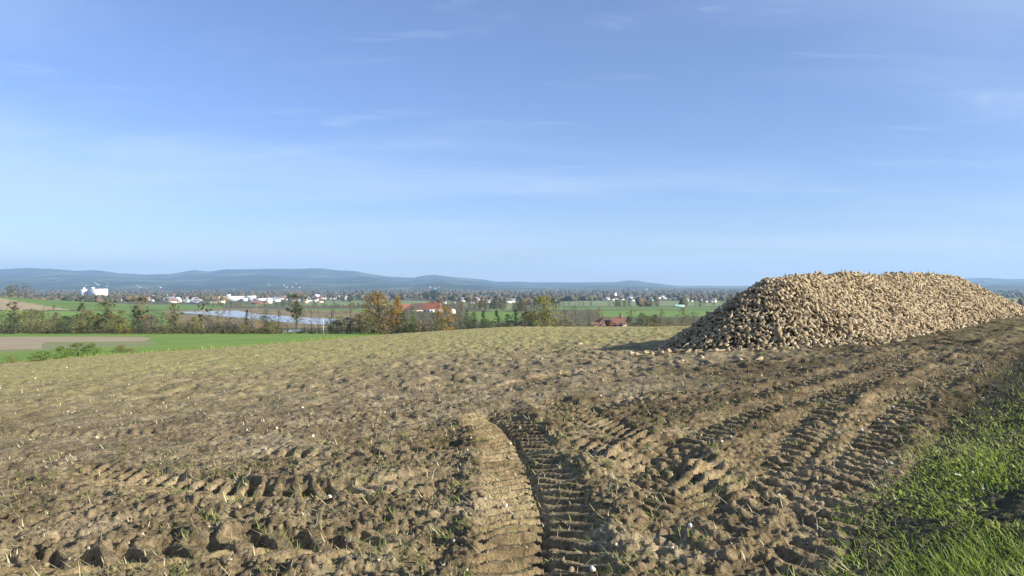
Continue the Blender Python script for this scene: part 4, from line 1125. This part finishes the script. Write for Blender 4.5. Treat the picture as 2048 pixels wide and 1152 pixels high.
# grain silos left
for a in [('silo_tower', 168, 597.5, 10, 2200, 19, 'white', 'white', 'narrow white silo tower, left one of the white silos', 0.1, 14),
          ('silo_link', 178, 597, 9, 2208, 14, 'grey', 'flat', 'connecting block between the two white silos, its shade painted in grey', 0.1, 12),  # grey wall colour stands for the shade on this block
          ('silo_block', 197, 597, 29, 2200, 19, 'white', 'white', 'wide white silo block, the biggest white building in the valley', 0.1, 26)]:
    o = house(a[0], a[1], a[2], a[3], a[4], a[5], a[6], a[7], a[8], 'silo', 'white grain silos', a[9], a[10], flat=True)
    if a[0] != 'silo_link':
        w = a[3] / FPX * a[4]; zt = max(c.dimensions.z for c in o.children) - 0.5
        zt = max((v.co.z for c in o.children for v in c.data.vertices))
        hw_ = 2.2 if a[0] == 'silo_tower' else 4.5
        xc = 0 if a[0] == 'silo_tower' else -w / 2 + 5
        link('lift_head', box_mesh('lift_head', xc - hw_, xc + hw_, -3, 3, zt, zt + 4.6, MW['white']), o)
        if a[0] == 'silo_block':
            for q in (0.33, 0.66): link('panel_joint', box_mesh('panel_joint', -w / 2 + w * q - 0.12, -w / 2 + w * q + 0.12, -13.06, -12.9, 0, zt - 0.4, MW['grey']), o)
# works and halls of the town
for a in [('factory_hall', 441, 601.5, 13, 1780, 8.5, 'yellow', 'flat', 'bright yellow factory hall in the middle of the town', 14),
          ('factory_hall', 467, 602, 38, 1800, 9.5, 'white', 'flat', 'long white factory hall right of the yellow hall', 18),
          ('factory_tower', 457, 598, 6, 1830, 9, 'white', 'flat', 'small white block rising over the long factory hall', 12),
          ('factory_hall', 489, 601, 10, 1790, 4.5, 'pale', 'flat', 'low pale hall between the two long white works', 14),
          ('factory_office', 502, 599.5, 17, 1820, 8, 'white', 'grey', 'white office block with banded windows left of the grey roofed hall', 16),
          ('warehouse', 523, 600.5, 30, 1760, 3.6, 'white', 'white', 'long low white warehouse right of the office block', 16),
          ('warehouse', 425, 607, 46, 1500, 4.0, 'beige', 'brown', 'long beige shed in front of the yellow hall', 14),
          ('low_building', 443, 606, 14, 1480, 4.0, 'cream', 'flat', 'cream low building below the yellow hall', 10)]:
    o = house(a[0], a[1], a[2], a[3], a[4], a[5], a[6], a[7], a[8], 'hall', 'works and halls in the town', 0.08, a[9], flat=True)
    if a[0] == 'factory_office':
        w = a[3] / FPX * a[4]
        for q in range(3): link('window_band', box_mesh('window_band', -w / 2 + 1, w / 2 - 1, -8.1, -7.9, 2 + q * 3, 3.3 + q * 3, M_GLASS), o)
house('barn', 538, 603.5, 11, 1500, 8, 'white', 'white', 'white gabled barn at the right end of the works', 'barn', None, 1.5, 10, 3.2)
house('barn', 519, 608, 28, 1350, 5.5, 'rust', 'rust', 'dark red roofed shed in front of the works', 'barn', None, 0.1, 12, 3.5)
house('long_house', 552, 602, 16, 1700, 6, 'white', 'grey', 'long white house right of the white barn', 'house', None, 0.1, 12)
# oval white tank near the plain's middle
tk = Tri(); iv2, if2 = ico(3); tk.add(iv2 * np.array([8.5, 8.5, 4.6]), if2); tk.tube((-4, 0, -9), (-4, 0, -1), 0.5, 0.5, 8); tk.tube((4, 0, -9), (4, 0, -1), 0.5, 0.5, 8); tk.tube((0, 4, -9), (0, 4, -1), 0.5, 0.5, 8)
ty = 2050.0; tx_ = tanpx(634) * ty
tag(link('white_tank', tk.mesh('white_tank', MW['white']), None, (tx_, ty, EYE - (592 - HORIZ) / FPX * ty)), 'oval white tank on legs right of the tall leaning poplar', 'tank')

# the red-roofed four-sided farm
house('farmhouse', 836, 627, 56, 690, 17, 'beige', 'brown', 'dark brown hipped farmhouse wing left of the bright red roof', 'farmhouse', 'wings of the red-roofed farm', 0.12, 13, 5.6, 1, 6, chimney=True)
house('farmhouse', 866, 627, 32, 668, 17.5, 'white', 'red', 'white farmhouse wing with bright red tiled roof', 'farmhouse', 'wings of the red-roofed farm', -0.35, 12, 6.0, 0, 4, chimney=True)
house('farmhouse', 815, 623, 18, 715, 12, 'cream', 'red', 'small red-roofed wing at the left end of the farm', 'farmhouse', 'wings of the red-roofed farm', 0.2, 9, 4.0, 0, 2)
dm = Tri(); v, f = ico(2); dm.add(v * np.array([2.6, 2.6, 2.2]) + np.array([0, 0, 2.0]), f); dm.tube((0, 0, -2), (0, 0, 2.0), 2.6, 2.6, 20)
dy_ = 640.0; dx_ = tanpx(905) * dy_
tag(link('round_silo', dm.mesh('round_silo', MW['cream']), None, (dx_, dy_, EYE - (627 - HORIZ) / FPX * dy_)), 'pale domed round silo right of the red-roofed farm', 'silo')
for px, top, wpx, kind, leaf, label in [(826, 612, 16, 'dense_a', 'olive', 'olive tree before the left wing of the red-roofed farm'), (850, 616, 14, 'thin_a', 'brown', 'thin brown tree before the middle of the red-roofed farm'),
                                  (880, 610, 18, 'dense_b', 'brown', 'brown tree before the right gable of the red-roofed farm'), (892, 606, 16, 'thin_b', 'olive', 'slim tree between the red roof and the domed silo')]:
    row_tree(px, top, wpx, 610, kind, leaf, 'farm_tree', label, 'tree', 'trees round the red-roofed farm')
# the rust-roofed farm half hidden by the brow
house('farm_shed', 1194, 656, 26, 322, 9, 'rust', 'rust', 'low rust-roofed shed at the left of the farm behind the brow', 'shed', 'rust-roofed farm behind the brow', 0.1, 7, 1.6, 0, 2)
house('farm_barn', 1208, 655, 34, 330, 16, 'rust', 'brown', 'dark roofed barn in the middle of the rust-roofed farm', 'barn', 'rust-roofed farm behind the brow', 0.25, 8, 3.0, 1, 3)
house('farm_barn', 1238, 655, 26, 326, 14, 'beige', 'rust', 'barn with pale gable and rust roof at the right of the farm', 'barn', 'rust-roofed farm behind the brow', -0.25, 8, 3.0, 0, 2, chimney=True)
row_tree(1222, 643, 18, 316, 'bush_a', 'rust', 'bush', 'rust-coloured bush in front of the farm barns', 'bush', 'bushes of the belt below the field')
house('greenhouse', 1359, 613.5, 19, 1050, 4.0, 'mint', 'mint', 'pale mint-coloured shed on the green plain left of the heap', 'shed', None, 0.05, 9, 1.5)

# villages and scattered houses: each house stands alone, with wall and roof
HM = {}
def village(n, px0, px1, b0, b1, y0, y1, label, group, seed, walls=('white', 'white', 'cream', 'beige', 'grey'), roofs=('brown', 'grey', 'grey', 'dark', 'rust', 'brown'), size=(8, 14)):
    r_ = random.Random(seed); placed = []
    for _ in range(n):
        for tr_ in range(30):
            y = r_.uniform(y0, y1); px = r_.uniform(px0, px1); x = tanpx(px) * y
            if all((x - a) ** 2 + (y - b) ** 2 > 18 ** 2 for a, b in placed): break
        placed.append((x, y))
        wd = r_.uniform(*size); h = r_.uniform(3.4, 6.2); wl_ = r_.choice(walls); rf_ = r_.choice(roofs)
        key = (r_.randrange(4), wl_, rf_)
        if key[0] not in HM:
            HM[key[0]] = (box_mesh('wall', -0.5, 0.5, -0.36, 0.36, -0.1, 1, MW['white']), roof_mesh('roof', 1, 0.72, 0.99, 0.75 + 0.12 * key[0], key[0] == 3, MR['brown'], 0.03))
        o = empty('house', (x, y, h1(x, y) - 0.3), r_.uniform(-0.7, 0.7) + r_.choice((0, math.pi / 2)))
        for nm, me, mm in (('wall', HM[key[0]][0], MW[wl_]), ('roof', HM[key[0]][1], MR[rf_])):
            c = link(nm, me, o); c.scale = (wd, wd, h)
            c.material_slots[0].link = 'OBJECT'; c.material_slots[0].material = mm
        tag(o, label, 'house', group)
village(34, 232, 420, 0, 0, 1700, 2700, 'small pale house of the town right of the white silos', 'houses right of the silos', 1)
village(20, 545, 600, 0, 0, 1700, 2400, 'small house of the town around the tall leaning poplar', 'houses behind the leaning poplar', 2)
village(16, 605, 650, 0, 0, 1500, 2300, 'small house near the oval white tank', 'houses by the white tank', 3)
village(12, 660, 722, 0, 0, 1900, 2500, 'tiny house left of the great orange poplar', 'houses left of the orange poplar', 4)
village(26, 885, 1050, 0, 0, 1350, 1900, 'small house of the village right above the red-roofed farm', 'houses of the middle village', 5)
village(10, 935, 980, 0, 0, 2000, 2600, 'distant house of the middle village, behind its first rows', 'far houses of the middle village', 6)
village(24, 1215, 1330, 0, 0, 1750, 2600, 'small white house of the village left of the heap', 'houses of the right village', 7, walls=('white', 'white', 'cream'))
village(10, 1370, 1430, 0, 0, 1500, 2000, 'small house in the trees just left of the heap', 'houses by the heap', 8)
village(14, 330, 400, 0, 0, 1500, 1750, 'white building at the near edge of the town', 'buildings at the near edge of the town', 9, size=(12, 26), walls=('white', 'white', 'pale', 'cream'), roofs=('grey', 'flat', 'rust'))
# church of the right village
cy_ = 2100.0; cx_ = tanpx(1230) * cy_; o = empty('church', (cx_, cy_, h1(cx_, cy_) - 0.3), 0.3)
link('tower', box_mesh('tower', -3, 3, -3, 3, 0, 19, MW['white']), o); link('spire', roof_mesh('spire', 6, 6, 19, 9, 1, MR['dark'], 0.2), o)
link('nave', box_mesh('nave', 3, 20, -5, 5, 0, 8, MW['white']), o); rfm = link('nave_roof', roof_mesh('nave_roof', 17, 10, 8, 5, 0, MR['brown'], 0.3), o); rfm.location = (11.5, 0, 0)
tag(o, 'white church tower in the village left of the heap', 'church')

# ------------------------------------------------------------------ trees on the plain and far woods
def loose_trees(n, px0, px1, y0, y1, label, group, seed, kinds, leaves, hh=(8, 14)):
    r_ = random.Random(seed)
    for _ in range(n):
        y = r_.uniform(y0, y1); x = tanpx(r_.uniform(px0, px1)) * y; h = r_.uniform(*hh)
        plant('plain_tree', r_.choice(kinds), x, y, h, h * r_.uniform(0.55, 0.95), r_.choice(leaves), label, 'tree', group)
KD = ('dense_a', 'dense_b', 'dense_c', 'thin_a', 'bare_b'); LV = ('olive', 'brown', 'grey', 'greygreen', 'dark', 'green')
loose_trees(16, 900, 1000, 720, 950, 'brownish tree on the plain right of the red-roofed farm', 'trees right of the red-roofed farm', 21, KD, ('brown', 'grey', 'olive', 'brown'))
loose_trees(5, 900, 925, 640, 700, 'tree close behind the domed silo', 'trees behind the domed silo', 22, KD, ('brown', 'olive'), (7, 10))
loose_trees(10, 965, 1010, 760, 820, 'dark tree in the short row above the bright green gap', 'row above the bright green gap', 23, ('dense_a', 'cone_a', 'column_a'), ('dark', 'green'), (7, 12))
loose_trees(10, 1000, 1045, 690, 730, 'dark low tree right above the bright green gap', 'low trees right of the green gap', 24, ('bush_a', 'bush_b', 'dense_c'), ('dark', 'grey'), (5, 8))
loose_trees(22, 1110, 1330, 1000, 1150, 'tree of the row across the green plain', 'tree row across the green plain', 25, KD, LV, (6, 11))
loose_trees(12, 1390, 1480, 960, 1150, 'dark tree of the grove just left of the heap', 'grove left of the heap', 26, ('dense_a', 'dense_b', 'thin_a'), ('dark', 'grey', 'brown'), (9, 14))
loose_trees(26, 620, 745, 900, 1010, 'bush of the long hedge behind the pond', 'hedge behind the pond', 27, ('bush_a', 'bush_b', 'dense_c'), ('greygreen', 'grey', 'brown'), (4, 7))
loose_trees(22, 400, 600, 960, 1150, 'bush of the hedge in front of the works', 'hedge in front of the works', 28, ('bush_a', 'bush_b', 'dense_b'), ('greygreen', 'brown', 'olive', 'green'), (5, 9))
loose_trees(14, 290, 420, 1200, 1450, 'dark tree at the near edge of the town', 'trees at the near edge of the town', 29, KD, ('dark', 'green', 'brown'), (7, 12))
loose_trees(12, 225, 320, 1900, 2100, 'tree among the houses right of the silos', 'trees among the houses right of the silos', 30, KD, LV, (10, 16))
loose_trees(10, 640, 720, 1650, 1800, 'dark tree of the row left of the great orange poplar', 'row left of the orange poplar', 31, ('dense_a', 'dense_b', 'column_a'), ('dark', 'green'), (11, 17))
loose_trees(9, 845, 880, 1900, 2100, 'tall dark tree of the clump above the red-roofed farm', 'clump above the red-roofed farm', 32, ('dense_a', 'dense_b'), ('dark',), (18, 26))
loose_trees(8, 850, 900, 740, 790, 'tree standing close behind the red-roofed farm', 'trees behind the red-roofed farm', 33, KD, ('brown', 'grey', 'olive'), (8, 12))

# far woods that read as one brownish mass
M_FARW = tinted('far_woods', [(0, (0.035, 0.045, 0.022)), (0.3, (0.065, 0.068, 0.032)), (0.6, (0.115, 0.085, 0.05)), (1, (0.17, 0.115, 0.06))], 0.9, 0.1)
r_ = np.random.default_rng(55)
def wood_points(n, y0, y1, px0=-350, px1=2350, thr=0.0, seed=401, sc=(260, 120)):
    y = y0 * (y1 / y0) ** r_.random(n); px = r_.uniform(px0, px1, n); x = tanpx(px) * y
    k = fbm(x / sc[0], y / sc[1], seed, 3) > thr
    return x[k], y[k]
ex, ey = [], []
for args in ((5200, 2600, 6800, -350, 2350, -0.15, 401), (2200, 1700, 2700, -350, 2350, 0.02, 405), (500, 1100, 1700, 1030, 2300, 0.12, 407), (500, 1550, 1750, 1000, 2300, -0.2, 409), (420, 1480, 1900, 1050, 1230, -0.1, 411),
             (260, 1250, 1700, 1400, 1560, -0.4, 413), (420, 1600, 2100, -100, 240, -0.3, 415)):
    a, b = wood_points(*args[:5], args[5], args[6]); ex.append(a); ey.append(b)
x, y = np.concatenate(ex), np.concatenate(ey)
ok = np.ones(len(x), bool)
for k, (nm, mm, poly) in enumerate(REGIONS): ok &= ~in_poly(x, y, poly)
x, y = x[ok], y[ok]; n = len(x)
z = H(x, y); hgt = r_.uniform(7, 15, n)
blobs = []
for q in range(3):
    bv = iv.copy() * (1 + 0.22 * r_.normal(size=(len(iv), 1))); idx = np.arange(n)[q::3]
    an = r_.uniform(0, 6.283, len(idx)); cs, sn = np.cos(an), np.sin(an); ro = np.zeros((len(idx), 3, 3)); ro[:, 0, 0] = cs; ro[:, 0, 1] = -sn; ro[:, 1, 0] = sn; ro[:, 1, 1] = cs; ro[:, 2, 2] = 1
    tintw = np.clip(0.5 + 0.35 * fbm(x[idx] / 400, y[idx] / 300, 421, 3) + r_.normal(0, 0.22, len(idx)), 0, 1)
    blobs.append(scatter_mesh(bv, if_, np.stack([x[idx], y[idx], z[idx] + hgt[idx] * 0.42], 1), ro, np.stack([hgt[idx] * r_.uniform(0.4, 0.9, len(idx)), hgt[idx] * 0.5, hgt[idx] * 0.58], 1), tintw))
off = 0; V_, F_, T_ = [], [], []
for v, f, t in blobs: V_.append(v); F_.append(f + off); T_.append(t); off += len(v)
tag(link('distant_woodland', mesh_np('distant_woodland', np.concatenate(V_), np.concatenate(F_), [M_FARW], False, {'tint': np.concatenate(T_)})), 'far brownish woodland covering the plain up to the hills', 'woodland', kind='stuff')

# hamlets on the foot of the hills
hills_obj = bpy.data.objects['hills']; bpy.context.view_layer.update()
dg = bpy.context.evaluated_depsgraph_get()
r2 = random.Random(77)
for (px0, px1, py0, py1, n, label) in [(113, 130, 559, 564, 6, 'tiny pale house on the hill slope above the white silos'), (152, 226, 566, 575, 14, 'tiny pale house at the foot of the hills around the white silos'),
                                   (272, 330, 568, 577, 6, 'tiny pale house at the foot of the hills right of the silos'), (530, 610, 568, 577, 16, 'tiny pale house at the foot of the highest hills'), (840, 880, 574, 578, 6, 'tiny pale house below the pointed middle hill'),
                                   (1285, 1400, 577, 582, 8, 'tiny pale house at the hill foot left of the heap')]:
    for _ in range(n // 2):
        px, py = r2.uniform(px0, px1), r2.uniform(py0, py1)
        d = Vector((tanpx(px), 1, -(py - HORIZ) / FPX)).normalized()
        hit, loc, nor, idx = hills_obj.ray_cast(Vector((0, 0, EYE)), d)
        if not hit: continue
        o = empty('house', loc, r2.uniform(-0.6, 0.6)); wd = r2.uniform(11, 17); h = r2.uniform(5, 7)
        for nm, me, mm in (('wall', HM[0][0], MW[r2.choice(('cream', 'beige', 'grey'))]), ('roof', HM[0][1], MR[r2.choice(('brown', 'grey'))])):
            c = link(nm, me, o); c.scale = (wd, wd, h); c.material_slots[0].link = 'OBJECT'; c.material_slots[0].material = mm
        tag(o, label, 'house', label.replace('tiny pale house', 'hamlet houses'))

# ------------------------------------------------------------------ the air: one even box of haze round everything
HZ0, HZ1 = -90.0, 420.0
hz = link('haze', box_mesh('haze', -19500, 19500, -18500, 18500, HZ0, HZ1, None))
hz.data.materials.clear()
mh = bpy.data.materials.new('haze'); mh.use_nodes = True; nh = mh.node_tree; nh.nodes.clear()
ho = nh.nodes.new('ShaderNodeOutputMaterial'); hv = nh.nodes.new('ShaderNodeVolumePrincipled')
hv.inputs['Color'].default_value = (0.44, 0.68, 1.0, 1); hv.inputs['Density'].default_value = 0.000074; hv.inputs['Anisotropy'].default_value = 0.1
nh.links.new(hv.outputs[0], ho.inputs['Volume'])
hz.data.materials.append(mh)
tag(hz, 'pale blue haze filling the air over the valley', 'haze', kind='stuff')
